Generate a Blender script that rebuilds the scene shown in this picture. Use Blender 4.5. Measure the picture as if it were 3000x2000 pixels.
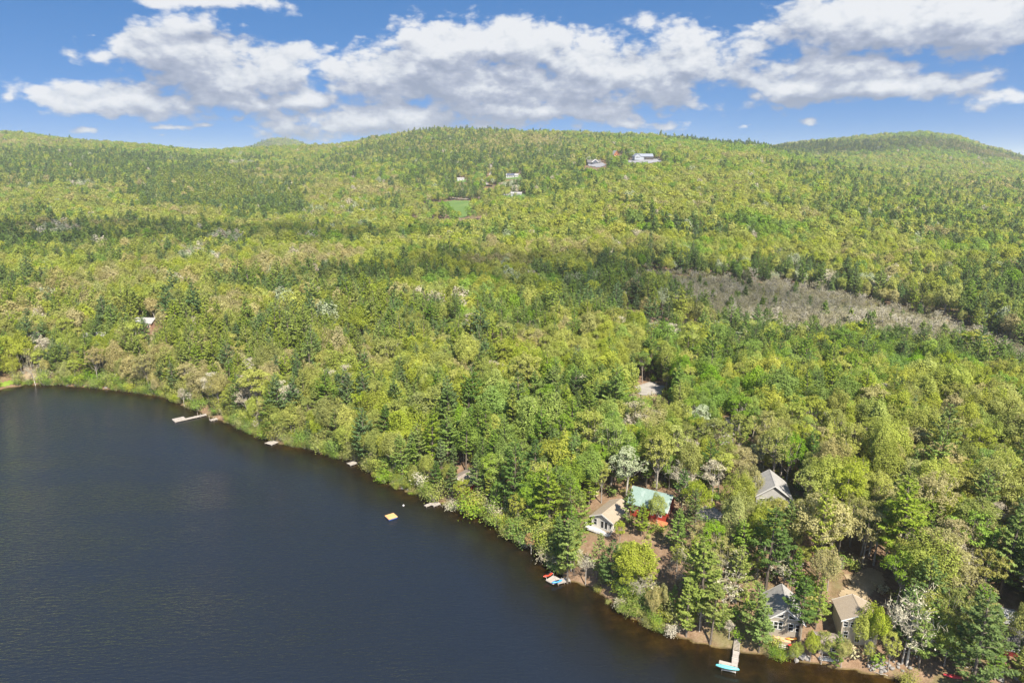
import bpy, bmesh, math, random
import numpy as np
from mathutils import Vector, Matrix

# ------------------------------------------------------------------ scene, camera, light
SC = bpy.context.scene
for o in list(bpy.data.objects):
    bpy.data.objects.remove(o)
COL = SC.collection
R = math.radians
PITCH, CAMH, FPX = R(14.6), 95.0, 2000.0
SP, CP = math.sin(PITCH), math.cos(PITCH)
cam_d = bpy.data.cameras.new('camera')
cam_d.lens, cam_d.sensor_width = 24.0, 36.0
cam_d.clip_start, cam_d.clip_end = 1.0, 60000.0
cam = bpy.data.objects.new('camera', cam_d)
COL.objects.link(cam)
cam.location = (0, 0, CAMH)
cam.rotation_euler = (R(90) - PITCH, 0, 0)
SC.camera = cam
SC.view_settings.view_transform = 'Standard'
SC.view_settings.look = 'None'
SC.view_settings.exposure = 1.27
SC.view_settings.gamma = 1.0
SC.view_settings.use_curve_mapping = False
SC.cycles.max_bounces = 7
SC.cycles.diffuse_bounces = 4
SC.cycles.glossy_bounces = 3
SC.cycles.transmission_bounces = 4
SC.cycles.transparent_max_bounces = 8
SC.cycles.volume_bounces = 1
SC.cycles.use_denoising = True

SUN_EL, SUN_AZ = R(51), R(156)          # azimuth measured from +Y (view direction) towards +X
SUN_DIR = Vector((math.cos(SUN_EL) * math.sin(SUN_AZ), math.cos(SUN_EL) * math.cos(SUN_AZ), math.sin(SUN_EL)))
sun_d = bpy.data.lights.new('sun', 'SUN')
sun_d.energy, sun_d.angle, sun_d.color = 4.8, R(0.53), (1.0, 0.925, 0.80)
sun = bpy.data.objects.new('sun', sun_d)
COL.objects.link(sun)
sun.rotation_euler = SUN_DIR.to_track_quat('Z', 'Y').to_euler()
sun.location = (300, -200, 600)


class NT:
    """short hand for node trees"""
    def __init__(s, tree):
        s.t = tree

    def n(s, typ, ins=None, **kw):
        nd = s.t.nodes.new(typ)
        for k, v in kw.items():
            setattr(nd, k, v)
        for k, v in (ins or {}).items():
            sock = nd.inputs[k]
            if isinstance(v, bpy.types.NodeSocket):
                s.t.links.new(v, sock)
            else:
                sock.default_value = v
        return nd

    def m(s, op, a, b=None, c=None, clamp=False):
        nd = s.t.nodes.new('ShaderNodeMath')
        nd.operation, nd.use_clamp = op, clamp
        for i, v in enumerate((a, b, c)):
            if v is None:
                continue
            if isinstance(v, bpy.types.NodeSocket):
                s.t.links.new(v, nd.inputs[i])
            else:
                nd.inputs[i].default_value = v
        return nd.outputs[0]

    def v(s, op, a, b=None, c=None):
        nd = s.t.nodes.new('ShaderNodeVectorMath')
        nd.operation = op
        for i, x in enumerate((a, b, c)):
            if x is None:
                continue
            if isinstance(x, bpy.types.NodeSocket):
                s.t.links.new(x, nd.inputs[i])
            elif op == 'SCALE' and i == 1:
                nd.inputs['Scale'].default_value = x
            else:
                nd.inputs[i].default_value = x
        return nd

    def smooth(s, x, lo, hi, a=0.0, b=1.0):
        nd = s.n('ShaderNodeMapRange', {'Value': x, 'From Min': lo, 'From Max': hi, 'To Min': a, 'To Max': b},
                 interpolation_type='SMOOTHSTEP', clamp=True)
        return nd.outputs[0]

    def mix(s, f, a, b, mode='MIX'):
        nd = s.t.nodes.new('ShaderNodeMix')
        nd.data_type, nd.blend_type = 'RGBA', mode
        for k, v in ((0, f), (6, a), (7, b)):
            if isinstance(v, bpy.types.NodeSocket):
                s.t.links.new(v, nd.inputs[k])
            else:
                nd.inputs[k].default_value = v if k == 0 else (*v[:3], 1)
        return nd.outputs[2]

    def noise(s, vec, scale, detail=3.0, rough=0.55, out=0, dims='3D', lac=2.0, dist=0.0):
        nd = s.n('ShaderNodeTexNoise', {'Scale': scale, 'Detail': detail, 'Roughness': rough, 'Lacunarity': lac, 'Distortion': dist},
                 noise_dimensions=dims)
        if vec is not None:
            s.t.links.new(vec, nd.inputs['Vector'])
        return nd.outputs[out]

    def ramp(s, f, stops):
        nd = s.t.nodes.new('ShaderNodeValToRGB')
        el = nd.color_ramp.elements
        while len(el) < len(stops):
            el.new(0.5)
        for e, (p, c) in zip(el, stops):
            e.position, e.color = p, (*c, 1)
        s.t.links.new(f, nd.inputs[0])
        return nd.outputs[0]


def pix_az_el(px, py):
    u, v = (px - 1500) / FPX, (py - 1000) / FPX
    x, y, z = u, CP - v * SP, -(SP + v * CP)
    return math.atan2(x, y), math.atan2(z, math.hypot(x, y))


# cloud banks of the day: centre and half-size given by direction (photo pixel -> azimuth / elevation)
CLOUD_BANKS = [
    (560, 155, 290, 84), (680, 235, 290, 75), (330, 290, 300, 50), (880, 140, 95, 34), (620, 4, 220, 26), (250, 95, 60, 10),
    (1150, 220, 230, 95), (1330, 140, 190, 95), (1540, 130, 190, 80), (1850, 205, 390, 110), (1420, 255, 420, 80),
    (1130, 355, 420, 48), (1560, 330, 380, 40), (880, 305, 180, 28), (1880, 368, 130, 26),
    (2500, 75, 340, 105), (2830, 45, 360, 80), (2450, 215, 300, 62), (2600, 250, 330, 48), (2330, 265, 180, 52),
    (2930, 283, 150, 27), (2190, 362, 60, 12), (2375, 360, 26, 12), (-10, 262, 40, 48), (1895, 55, 42, 26),
    (520, 374, 75, 13), (620, 372, 50, 13), (280, 378, 50, 10), (480, 398, 26, 8), (1690, 372, 60, 16), (860, 412, 60, 14),
]


def build_world():
    w = bpy.data.worlds.new('World')
    SC.world = w
    w.use_nodes = True
    w.node_tree.nodes.clear()
    g = NT(w.node_tree)
    tc = g.n('ShaderNodeTexCoord').outputs['Generated']
    sep = g.n('ShaderNodeSeparateXYZ', {0: tc})
    x, y, z = sep.outputs
    el = g.m('ARCSINE', z)
    az = g.m('ARCTAN2', x, y)
    # clear blue sky; the lowest band is looked up a little higher, so the air near the horizon stays as clear as in the photo
    zz = g.m('ADD', g.m('MULTIPLY', g.m('MAXIMUM', z, 0.0), 1.3), 0.28)
    vec = g.n('ShaderNodeCombineXYZ', {0: x, 1: y, 2: zz}).outputs[0]
    sky = g.n('ShaderNodeTexSky', sky_type='NISHITA', sun_disc=False, sun_elevation=SUN_EL, sun_rotation=SUN_AZ,
              altitude=200.0, air_density=1.0, dust_density=0.35, ozone_density=3.0)
    w.node_tree.links.new(g.v('NORMALIZE', vec).outputs[0], sky.inputs['Vector'])
    skyc = g.n('ShaderNodeHueSaturation', {'Hue': 0.5, 'Saturation': 1.30, 'Value': 1.0, 'Color': sky.outputs[0]}).outputs[0]
    p0 = g.n('ShaderNodeCombineXYZ', {0: az, 1: el, 2: 0.0}).outputs[0]

    # density of cloud as a node group, so that it can be looked up towards the sun as well
    grp = bpy.data.node_groups.new('cloud_density', 'ShaderNodeTree')
    grp.interface.new_socket('P', in_out='INPUT', socket_type='NodeSocketVector')
    grp.interface.new_socket('D', in_out='OUTPUT', socket_type='NodeSocketFloat')
    h = NT(grp)
    gi = h.n('NodeGroupInput')
    go = h.n('NodeGroupOutput')
    P = gi.outputs[0]
    ps = h.v('MULTIPLY', P, (1.0, 1.7, 1.0)).outputs[0]
    wv = h.noise(ps, 9.0, 2.0, 0.5, out=1)
    wv = h.v('MULTIPLY', h.v('SUBTRACT', wv, (0.5, 0.5, 0.5)).outputs[0], (0.085, 0.034, 0.0)).outputs[0]
    PW = h.v('ADD', P, wv).outputs[0]
    acc = None
    for (cx, cy, rx, ry) in CLOUD_BANKS:
        a0, e0 = pix_az_el(cx, cy)
        ra = rx / FPX * math.cos(a0) ** 2 * 1.05
        re = ry / FPX * math.cos(a0) * 1.05
        q = h.v('MULTIPLY_ADD', PW, (1 / ra, 1 / re, 0.0), (-a0 / ra, -e0 / re, 0.0)).outputs[0]
        L = h.v('LENGTH', q).outputs['Value']
        if rx < 160:                       # wisps: mostly torn by the noise
            L = h.m('MULTIPLY_ADD', L, 0.62, 0.52)
        if acc is None:
            acc = L
        else:
            acc = h.m('SMOOTH_MIN', acc, L, 0.28)
    base = h.m('SUBTRACT', 1.0, acc)
    base = h.m('MAXIMUM', base, -0.9)
    # elsewhere in the sky: the same kind of broken cumulus
    sp = h.n('ShaderNodeSeparateXYZ', {0: P})
    far = h.m('MAXIMUM', h.smooth(h.m('ABSOLUTE', sp.outputs[0]), 0.66, 0.85), h.smooth(sp.outputs[1], 0.235, 0.36))
    gen = h.m('MULTIPLY_ADD', h.noise(ps, 3.4, 2.0, 0.5), 4.2, -2.4)
    gen = h.m('MINIMUM', gen, 0.7)
    base = h.n('ShaderNodeMix', {0: far, 2: base, 3: gen}).outputs[0]
    f1 = h.noise(ps, 15.0, 6.0, 0.52, dist=0.2)
    bil = h.m('ABSOLUTE', h.m('SUBTRACT', h.noise(ps, 27.0, 3.0, 0.5), 0.5))
    f = h.m('MULTIPLY', h.m('SUBTRACT', f1, 0.5), 1.9)
    f = h.m('ADD', f, h.m('MULTIPLY', h.m('SUBTRACT', h.noise(ps, 75.0, 3.0, 0.6), 0.5), 0.36))
    f = h.m('ADD', f, h.m('MULTIPLY', bil, 1.5))
    d = h.m('ADD', base, f)
    d = h.m('ADD', d, -0.09)
    grp.links.new(d, go.inputs[0])

    def dens(p):
        nd = g.n('ShaderNodeGroup')
        nd.node_tree = grp
        w.node_tree.links.new(p, nd.inputs[0])
        return nd.outputs[0]
    d0 = dens(p0)
    d1 = dens(g.v('ADD', p0, (0.004, 0.013, 0.0)).outputs[0])
    d2 = dens(g.v('ADD', p0, (0.012, 0.044, 0.0)).outputs[0])
    alpha = g.m('MULTIPLY', g.smooth(d0, -0.03, 0.40), g.smooth(el, -0.02, 0.02))
    lit = g.m('MULTIPLY_ADD', g.m('SUBTRACT', d0, d1), 0.66, 0.50)
    lit = g.m('ADD', lit, g.m('MULTIPLY', g.m('SUBTRACT', d0, d2), 0.62))
    lit = g.m('SUBTRACT', lit, g.m('MULTIPLY', g.m('MAXIMUM', d0, 0.0), 0.30), clamp=True)
    cc = g.ramp(lit, [(0.0, (0.27, 0.315, 0.42)), (0.35, (0.39, 0.43, 0.53)), (0.7, (0.62, 0.65, 0.70)), (1.0, (0.76, 0.77, 0.79))])
    bg_s = g.n('ShaderNodeBackground', {'Color': skyc, 'Strength': 0.074})
    bg_c = g.n('ShaderNodeBackground', {'Color': cc, 'Strength': 0.475})
    mx = g.n('ShaderNodeMixShader', {0: g.m('MULTIPLY', alpha, 0.96), 1: bg_s.outputs[0], 2: bg_c.outputs[0]})
    g.n('ShaderNodeOutputWorld', {0: mx.outputs[0]})
    w.cycles.sampling_method = 'NONE'


build_world()

# ------------------------------------------------------------------ small helpers
rng = np.random.default_rng(7)
random.seed(7)
_tab = np.random.default_rng(3).random((256, 256))


def vnoise(x, y, s, seed=0):
    x = np.asarray(x, float) / s + seed * 17.31
    y = np.asarray(y, float) / s + seed * 9.77
    xi, yi = np.floor(x).astype(int), np.floor(y).astype(int)
    fx, fy = x - xi, y - yi
    fx, fy = fx * fx * (3 - 2 * fx), fy * fy * (3 - 2 * fy)
    a, b = _tab[xi & 255, yi & 255], _tab[(xi + 1) & 255, yi & 255]
    c, d = _tab[xi & 255, (yi + 1) & 255], _tab[(xi + 1) & 255, (yi + 1) & 255]
    return (a * (1 - fx) + b * fx) * (1 - fy) + (c * (1 - fx) + d * fx) * fy


def fbm(x, y, s, o=4, seed=0):
    r, a, t = 0, 1.0, 0
    for i in range(o):
        r = r + a * vnoise(x, y, s / 2 ** i, seed + i * 3)
        t += a
        a *= 0.5
    return r / t


def sstep(x, lo, hi):
    t = np.clip((np.asarray(x, float) - lo) / (hi - lo), 0, 1)
    return t * t * (3 - 2 * t)


def ray(px, py):
    u, v = (px - 1500) / FPX, (py - 1000) / FPX
    return np.array([u, CP - v * SP, -(SP + v * CP)])


def on_z(px, py, z=0.0):
    d = ray(px, py)
    t = (z - CAMH) / d[2]
    return np.array([0, 0, CAMH]) + d * t


def project(x, y, z):
    """world -> photo pixel and depth"""
    x, y, z = np.asarray(x, float), np.asarray(y, float), np.asarray(z, float)
    dz = CAMH - z
    dep = y * CP + dz * SP
    vv = (dz * CP - y * SP) / dep
    return 1500 + FPX * x / dep, 1000 + FPX * vv, dep


def in_poly(px, py, poly):
    px, py = np.asarray(px, float), np.asarray(py, float)
    ins = np.zeros(px.shape, bool)
    n = len(poly)
    for i in range(n):
        x1, y1 = poly[i]
        x2, y2 = poly[(i + 1) % n]
        c = (y1 > py) != (y2 > py)
        with np.errstate(divide='ignore', invalid='ignore'):
            xx = (x2 - x1) * (py - y1) / (y2 - y1 if y2 != y1 else 1e-9) + x1
        ins ^= c & (px < xx)
    return ins


# ------------------------------------------------------------------ terrain
K = CAMH / 85.0
SHORE_PX = [(-700, 1190), (-300, 1170), (0, 1139), (77, 1127), (166, 1127), (293, 1137), (421, 1152), (485, 1164), (552, 1192), (616, 1219),
            (655, 1234), (722, 1262), (816, 1298), (893, 1312), (969, 1335), (1046, 1352), (1090, 1388), (1168, 1430), (1255, 1455),
            (1292, 1472), (1360, 1500), (1450, 1524), (1492, 1568), (1580, 1616), (1606, 1640), (1660, 1698), (1735, 1718),
            (1800, 1768), (1850, 1808), (1922, 1838), (2041, 1880), (2155, 1905), (2296, 1926), (2423, 1948), (2551, 1970),
            (2640, 1990), (2800, 2032), (3000, 2075), (3300, 2130), (4200, 2300)]
SHORE = np.array([on_z(px, py)[:2] for px, py in SHORE_PX])
SHORE = np.vstack([[[-3000, SHORE[0, 1] + 40]], SHORE, [[1200, -60], [4000, -300]]])


def shore_dist(x, y):
    """signed distance to the shore, positive on land"""
    x, y = np.asarray(x, float), np.asarray(y, float)
    best = np.full(x.shape, 1e9)
    for (x1, y1), (x2, y2) in zip(SHORE[:-1], SHORE[1:]):
        dx, dy = x2 - x1, y2 - y1
        t = np.clip(((x - x1) * dx + (y - y1) * dy) / (dx * dx + dy * dy), 0, 1)
        best = np.minimum(best, np.hypot(x - x1 - t * dx, y - y1 - t * dy))
    sy = np.interp(x, SHORE[:, 0], SHORE[:, 1])
    return np.where(y > sy, best, -best)


PROFILES = {
    -1.6: [(0, 8), (700, 12), (1200, 40), (2000, 110), (2600, 140), (4000, 60), (12000, 60)],
    -0.73: [(0, 8), (400, 10), (550, 11), (700, 10), (900, 24), (1200, 52), (1600, 97), (2000, 146), (2250, 166), (2700, 150), (3500, 90), (6000, 60)],
    -0.58: [(0, 8), (380, 11), (540, 12), (680, 9), (850, 16), (1100, 40), (1500, 76), (2000, 122), (2250, 137), (2700, 120), (3500, 85), (6000, 60)],
    -0.435: [(0, 9), (350, 12), (500, 12), (650, 7), (800, 9), (1000, 26), (1300, 48), (1700, 80), (2100, 107), (2300, 112), (2800, 90), (3500, 80), (6000, 60)],
    -0.29: [(0, 10), (300, 12), (450, 13), (620, 9), (800, 12), (1000, 24), (1300, 46), (1700, 85), (2200, 121), (2500, 110), (3500, 80), (6000, 60)],
    -0.1: [(0, 10), (250, 12), (400, 14), (550, 11), (700, 13), (900, 20), (985, 27), (1060, 32), (1150, 45), (1250, 60), (1400, 82), (1700, 124), (2000, 162), (2200, 168), (2800, 120), (4000, 80)],
    0.05: [(0, 10), (220, 12), (340, 12), (460, 9), (560, 14), (700, 26), (900, 40), (1060, 55), (1250, 76), (1500, 105), (1800, 140), (2000, 155), (2400, 140), (4000, 80)],
    0.19: [(0, 10), (200, 12), (300, 11), (380, 6), (450, 7), (550, 20), (700, 40), (900, 62), (1100, 84), (1200, 93), (1500, 118), (1900, 143), (2300, 130), (4000, 80)],
    0.34: [(0, 10), (150, 12), (220, 11), (300, 4), (350, 2), (455, 2), (500, 6), (600, 24), (800, 47), (1000, 64), (1300, 90), (1680, 117), (2000, 110), (2400, 118), (2750, 128), (4000, 80)],
    0.43: [(0, 10), (140, 12), (210, 9), (285, 3), (340, 2), (445, 2), (490, 6), (600, 22), (800, 38), (1000, 54), (1300, 70), (1600, 78), (1900, 88), (2350, 130), (2750, 156), (3200, 130), (4000, 80)],
    0.53: [(0, 10), (100, 10), (180, 11), (250, 5), (300, 2), (410, 2), (450, 6), (550, 16), (700, 26), (1000, 42), (1300, 50), (1600, 58), (2000, 96), (2400, 145), (2750, 184), (3100, 170), (4000, 80)],
    0.576: [(0, 10), (95, 10), (175, 11), (245, 5), (290, 2), (390, 2), (430, 6), (550, 15), (700, 25), (1000, 38), (1300, 46), (1600, 58), (2000, 98), (2400, 150), (2750, 192), (3100, 175), (4000, 80)],
    0.62: [(0, 10), (90, 10), (170, 10), (240, 5), (280, 2), (370, 2), (410, 6), (550, 15), (700, 24), (1000, 36), (1300, 44), (1600, 56), (2000, 92), (2400, 140), (2750, 175), (3100, 160), (4000, 80)],
    0.68: [(0, 9), (90, 9), (170, 10), (240, 5), (275, 2), (345, 2), (385, 6), (500, 14), (700, 22), (1000, 33), (1300, 42), (1600, 52), (2000, 78), (2400, 108), (2750, 130), (3100, 120), (4000, 70)],
    0.74: [(0, 9), (90, 9), (170, 10), (230, 5), (268, 2), (320, 2), (360, 6), (500, 14), (700, 20), (1000, 30), (1300, 38), (1600, 46), (2200, 70), (2750, 86), (3100, 80), (4000, 60)],
    1.6: [(0, 9), (160, 10), (300, 6), (700, 20), (1500, 46), (2500, 70), (4000, 60)],
}
_PA = np.array(sorted(PROFILES))


def height(x, y):
    x, y = np.asarray(x, float), np.asarray(y, float)
    d = shore_dist(x, y)
    yy = np.maximum(y, 30.0)
    a = np.clip(x / yy, -1.6, 1.6)
    Y = yy / K
    tab = []
    for k in _PA:
        pr = PROFILES[k]
        ys, zs = [p[0] for p in pr], [p[1] for p in pr]
        tab.append(np.interp(Y, ys, zs))
    tab = np.array(tab) * K
    i = np.clip(np.searchsorted(_PA, a) - 1, 0, len(_PA) - 2)
    f = (a - _PA[i]) / (_PA[i + 1] - _PA[i])
    f = f * f * (3 - 2 * f) * 0.5 + f * 0.5
    ii = np.arange(x.size).reshape(x.shape)
    tf = tab.reshape(len(_PA), -1)
    z = (tf[i.ravel(), ii.ravel()] * (1 - f.ravel()) + tf[(i + 1).ravel(), ii.ravel()] * f.ravel()).reshape(x.shape)
    flat = 1 - sstep(z, 3.5, 7)                       # marsh stays level
    amp = 1.2 * sstep(Y, 150, 500) + 9 * sstep(Y, 900, 2200)
    z = z + amp * (fbm(x, y, 260, 4, 5) - 0.5) * 2 * (1 - flat)
    # far blue ridge lines
    z = z + 150 * K * np.exp(-(((x + 0.325 * y) / 330.0) ** 2)) * np.exp(-((y - 5000) / 500.0) ** 2)
    z = z + 105 * np.exp(-((y - 10500) / 900.0) ** 2) * (0.75 + 0.5 * vnoise(x, y, 1800, 8))
    dd = np.maximum(d, 0)
    bank = 0.55 * (1 - np.exp(-dd / 1.2)) + 6.5 * (1 - np.exp(-dd / 26.0)) + 3.0 * (1 - np.exp(-dd / 90.0))
    w = np.exp(-dd / 70.0)
    zl = bank * w + z * (1 - w)
    zl = zl + 0.5 * (vnoise(x, y, 9, 2) - 0.5) * sstep(dd, 2, 15)
    bed = -0.12 - 0.10 * np.minimum(-np.minimum(d, 0), 40) + 0.25 * (vnoise(x, y, 5, 4) - 0.6)
    bed = np.minimum(bed, -0.06)
    return np.where(d > 0, zl, bed)


NA, NR = 400, 440
GA = np.linspace(-1.55, 1.55, NA)
GY = np.geomspace(52, 13000, NR)
_AA, _YY = np.meshgrid(GA, GY)
_XX = _AA * _YY
_ZZ = height(_XX, _YY)
_LG0, _LG1 = math.log(GY[0]), math.log(GY[-1])


def tz(x, y):
    """height of the built ground mesh"""
    x, y = np.asarray(x, float), np.asarray(y, float)
    yy = np.clip(y, GY[0] + .01, GY[-1] - 1)
    r = (np.log(yy) - _LG0) / (_LG1 - _LG0) * (NR - 1)
    c = (np.clip(x / yy, -1.549, 1.549) + 1.55) / 3.1 * (NA - 1)
    r0, c0 = np.clip(r.astype(int), 0, NR - 2), np.clip(c.astype(int), 0, NA - 2)
    fr = (yy - GY[r0]) / (GY[r0 + 1] - GY[r0])
    fc = c - c0
    return (_ZZ[r0, c0] * (1 - fc) + _ZZ[r0, c0 + 1] * fc) * (1 - fr) + (_ZZ[r0 + 1, c0] * (1 - fc) + _ZZ[r0 + 1, c0 + 1] * fc) * fr


def hit(px, py):
    d = ray(px, py)
    ts = np.concatenate([np.arange(90, 700, 0.5), np.arange(700, 6000, 2.0)])
    P = d[None, :] * ts[:, None] + np.array([0, 0, CAMH])
    below = P[:, 2] < tz(P[:, 0], P[:, 1])
    k = int(np.argmax(below)) if below.any() else len(ts) - 1
    return np.array([P[k, 0], P[k, 1], float(tz(P[k, 0], P[k, 1]))])


# ------------------------------------------------------------------ mesh helpers
def new_mesh(name, verts, faces, mats=(), smooth=False, midx=None):
    me = bpy.data.meshes.new(name)
    if isinstance(faces, np.ndarray):
        n, k = faces.shape
        me.vertices.add(len(verts))
        me.vertices.foreach_set('co', np.asarray(verts, np.float32).ravel())
        me.loops.add(n * k)
        me.loops.foreach_set('vertex_index', faces.astype(np.int32).ravel())
        me.polygons.add(n)
        me.polygons.foreach_set('loop_start', np.arange(0, n * k, k, dtype=np.int32))
    else:
        me.from_pydata([tuple(map(float, v)) for v in verts], [], faces)
    for m in mats:
        me.materials.append(m)
    if midx is not None:
        me.polygons.foreach_set('material_index', np.asarray(midx, np.int32))
    if smooth:
        me.polygons.foreach_set('use_smooth', np.ones(len(me.polygons), bool))
    me.update(calc_edges=True)
    me.validate()
    return me


def link(name, data, parent=None, loc=None, rot=None, scale=None, **props):
    o = bpy.data.objects.new(name, data)
    COL.objects.link(o)
    if parent is not None:
        o.parent = parent
    if loc is not None:
        o.location = loc
    if rot is not None:
        o.rotation_euler = rot
    if scale is not None:
        o.scale = scale
    for k, v in props.items():
        o[k] = v
    return o


def thing(name, label, cat, loc, rz=0.0, group=None):
    o = link(name, None, loc=tuple(map(float, loc)), rot=(0, 0, rz), label=label, category=cat)
    o.empty_display_size = 0.5
    if group:
        o['group'] = group
    return o


class MB:
    """collects simple solids, links them as one mesh"""
    def __init__(s):
        s.v, s.f = [], []

    def add(s, vs, fs):
        n = len(s.v)
        s.v += [tuple(v) for v in vs]
        s.f += [tuple(i + n for i in f) for f in fs]
        return s

    def box(s, x0, x1, y0, y1, z0, z1):
        return s.add([(x0, y0, z0), (x1, y0, z0), (x1, y1, z0), (x0, y1, z0), (x0, y0, z1), (x1, y0, z1), (x1, y1, z1), (x0, y1, z1)],
                     [(3, 2, 1, 0), (4, 5, 6, 7), (0, 1, 5, 4), (1, 2, 6, 5), (2, 3, 7, 6), (3, 0, 4, 7)])

    def prism(s, poly, axis_from, axis_to, to3):
        """poly: 2D points; to3(u, v, w) -> 3D"""
        n = len(poly)
        vs = [to3(u, v, axis_from) for u, v in poly] + [to3(u, v, axis_to) for u, v in poly]
        fs = [tuple(range(n)), tuple(range(2 * n - 1, n - 1, -1))]
        fs += [(i, i + n, (i + 1) % n + n, (i + 1) % n) for i in range(n)]
        return s.add(vs, fs)

    def tube(s, pts, rad, sides=6):
        v, f = tube(pts, rad, sides)
        return s.add(v, [tuple(q) for q in f])

    def build(s, name, mat, parent=None, smooth=False, **props):
        me = new_mesh(name, s.v, s.f, [mat], smooth)
        bm = bmesh.new()
        bm.from_mesh(me)
        bmesh.ops.recalc_face_normals(bm, faces=bm.faces)
        bm.to_mesh(me)
        bm.free()
        return link(name, me, parent, **props)


def tube(pts, rad, sides=5):
    pts = np.asarray(pts, float)
    n = len(pts)
    rad = np.broadcast_to(np.asarray(rad, float), (n,))
    d = np.gradient(pts, axis=0)
    d /= np.linalg.norm(d, axis=1, keepdims=True) + 1e-9
    ref = np.where(np.abs(d[:, 2:3]) > 0.9, np.array([[1.0, 0, 0]]), np.array([[0, 0, 1.0]]))
    u = np.cross(d, ref)
    u /= np.linalg.norm(u, axis=1, keepdims=True) + 1e-9
    w = np.cross(d, u)
    ang = np.arange(sides) * 2 * math.pi / sides
    v = (pts[:, None, :] + rad[:, None, None] * (np.cos(ang)[None, :, None] * u[:, None, :] + np.sin(ang)[None, :, None] * w[:, None, :])).reshape(-1, 3)
    f = []
    for i in range(n - 1):
        for k in range(sides):
            k2 = (k + 1) % sides
            f.append((i * sides + k, i * sides + k2, (i + 1) * sides + k2, (i + 1) * sides + k))
    return v, np.array(f)


# ------------------------------------------------------------------ materials
def mat_new(name):
    m = bpy.data.materials.new(name)
    m.use_nodes = True
    m.node_tree.nodes.clear()
    return m, NT(m.node_tree)


def finish(g, shader, disp=None):
    out = g.n('ShaderNodeOutputMaterial')
    g.t.links.new(shader, out.inputs[0])


_plain = {}


def plain(name, col, rough=0.7, var=0.12, scale=3.0, bump=0.0, metallic=0.0, spec=0.4):
    """painted / wooden surface with uneven wear"""
    if name in _plain:
        return _plain[name]
    m, g = mat_new(name)
    oc = g.n('ShaderNodeTexCoord').outputs['Object']
    n1 = g.noise(oc, scale, 4.0, 0.6)
    n2 = g.noise(oc, scale * 7, 3.0, 0.6)
    k = g.m('ADD', g.m('MULTIPLY', n1, 0.65), g.m('MULTIPLY', n2, 0.35))
    k = g.smooth(k, 0.3, 0.7)
    a = tuple(c * (1 - var) for c in col)
    b = tuple(min(1, c * (1 + var)) for c in col)
    c = g.mix(k, a, b)
    ins = {'Base Color': c, 'Roughness': rough, 'Metallic': metallic, 'Specular IOR Level': spec}
    p = g.n('ShaderNodeBsdfPrincipled', ins)
    if bump:
        bn = g.n('ShaderNodeBump', {'Strength': bump, 'Distance': 0.02, 'Height': n2})
        g.t.links.new(bn.outputs[0], p.inputs['Normal'])
    finish(g, p.outputs[0])
    _plain[name] = m
    return m


def siding(name, col, step=0.16, vertical=False):
    m, g = mat_new(name)
    oc = g.n('ShaderNodeTexCoord').outputs['Object']
    sp = g.n('ShaderNodeSeparateXYZ', {0: oc})
    coord = g.m('ADD', sp.outputs[0], sp.outputs[1]) if vertical else sp.outputs[2]
    fr = g.m('FRACT', g.m('DIVIDE', coord, step))
    edge = g.smooth(fr, 0.0, 0.16)
    n1 = g.noise(oc, 1.3, 4.0, 0.65)
    st = g.v('MULTIPLY', oc, (6.0, 6.0, 0.6) if vertical else (0.6, 0.6, 6.0)).outputs[0]
    n2 = g.noise(st, 2.0, 3.0, 0.6)
    k = g.smooth(g.m('ADD', g.m('MULTIPLY', n1, 0.5), g.m('MULTIPLY', n2, 0.5)), 0.32, 0.68)
    c = g.mix(k, tuple(x * 0.82 for x in col), tuple(min(1, x * 1.1) for x in col))
    bn = g.n('ShaderNodeBump', {'Strength': 0.6, 'Distance': 0.02, 'Height': edge})
    p = g.n('ShaderNodeBsdfPrincipled', {'Base Color': c, 'Roughness': 0.75, 'Normal': bn.outputs[0], 'Specular IOR Level': 0.3})
    finish(g, p.outputs[0])
    return m


def shingle(name, col, moss=(0.10, 0.09, 0.06), mossy=0.3):
    m, g = mat_new(name)
    oc = g.n('ShaderNodeTexCoord').outputs['Object']
    br = g.n('ShaderNodeTexBrick', {'Color1': (*tuple(c * .9 for c in col), 1), 'Color2': (*tuple(min(1, c * 1.1) for c in col), 1),
                                    'Mortar': (*tuple(c * .62 for c in col), 1), 'Scale': 1.0, 'Mortar Size': 0.02, 'Brick Width': 0.45, 'Row Height': 0.17})
    sp = g.n('ShaderNodeSeparateXYZ', {0: oc})
    uv = g.n('ShaderNodeCombineXYZ', {0: sp.outputs[1], 1: g.m('MULTIPLY', g.m('ABSOLUTE', sp.outputs[0]), 1.25), 2: 0.0}).outputs[0]
    g.t.links.new(uv, br.inputs['Vector'])
    n1 = g.noise(oc, 0.7, 5.0, 0.65)
    k = g.smooth(n1, 0.5, 0.72, 0.0, mossy)
    c = g.mix(k, br.outputs[0], moss)
    n2 = g.noise(oc, 9.0, 2.0, 0.6)
    c = g.mix(g.smooth(n2, 0.3, 0.7, 0.0, 0.25), c, tuple(min(1, x * 1.3) for x in col))
    p = g.n('ShaderNodeBsdfPrincipled', {'Base Color': c, 'Roughness': 0.9, 'Specular IOR Level': 0.2})
    finish(g, p.outputs[0])
    return m


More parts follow.
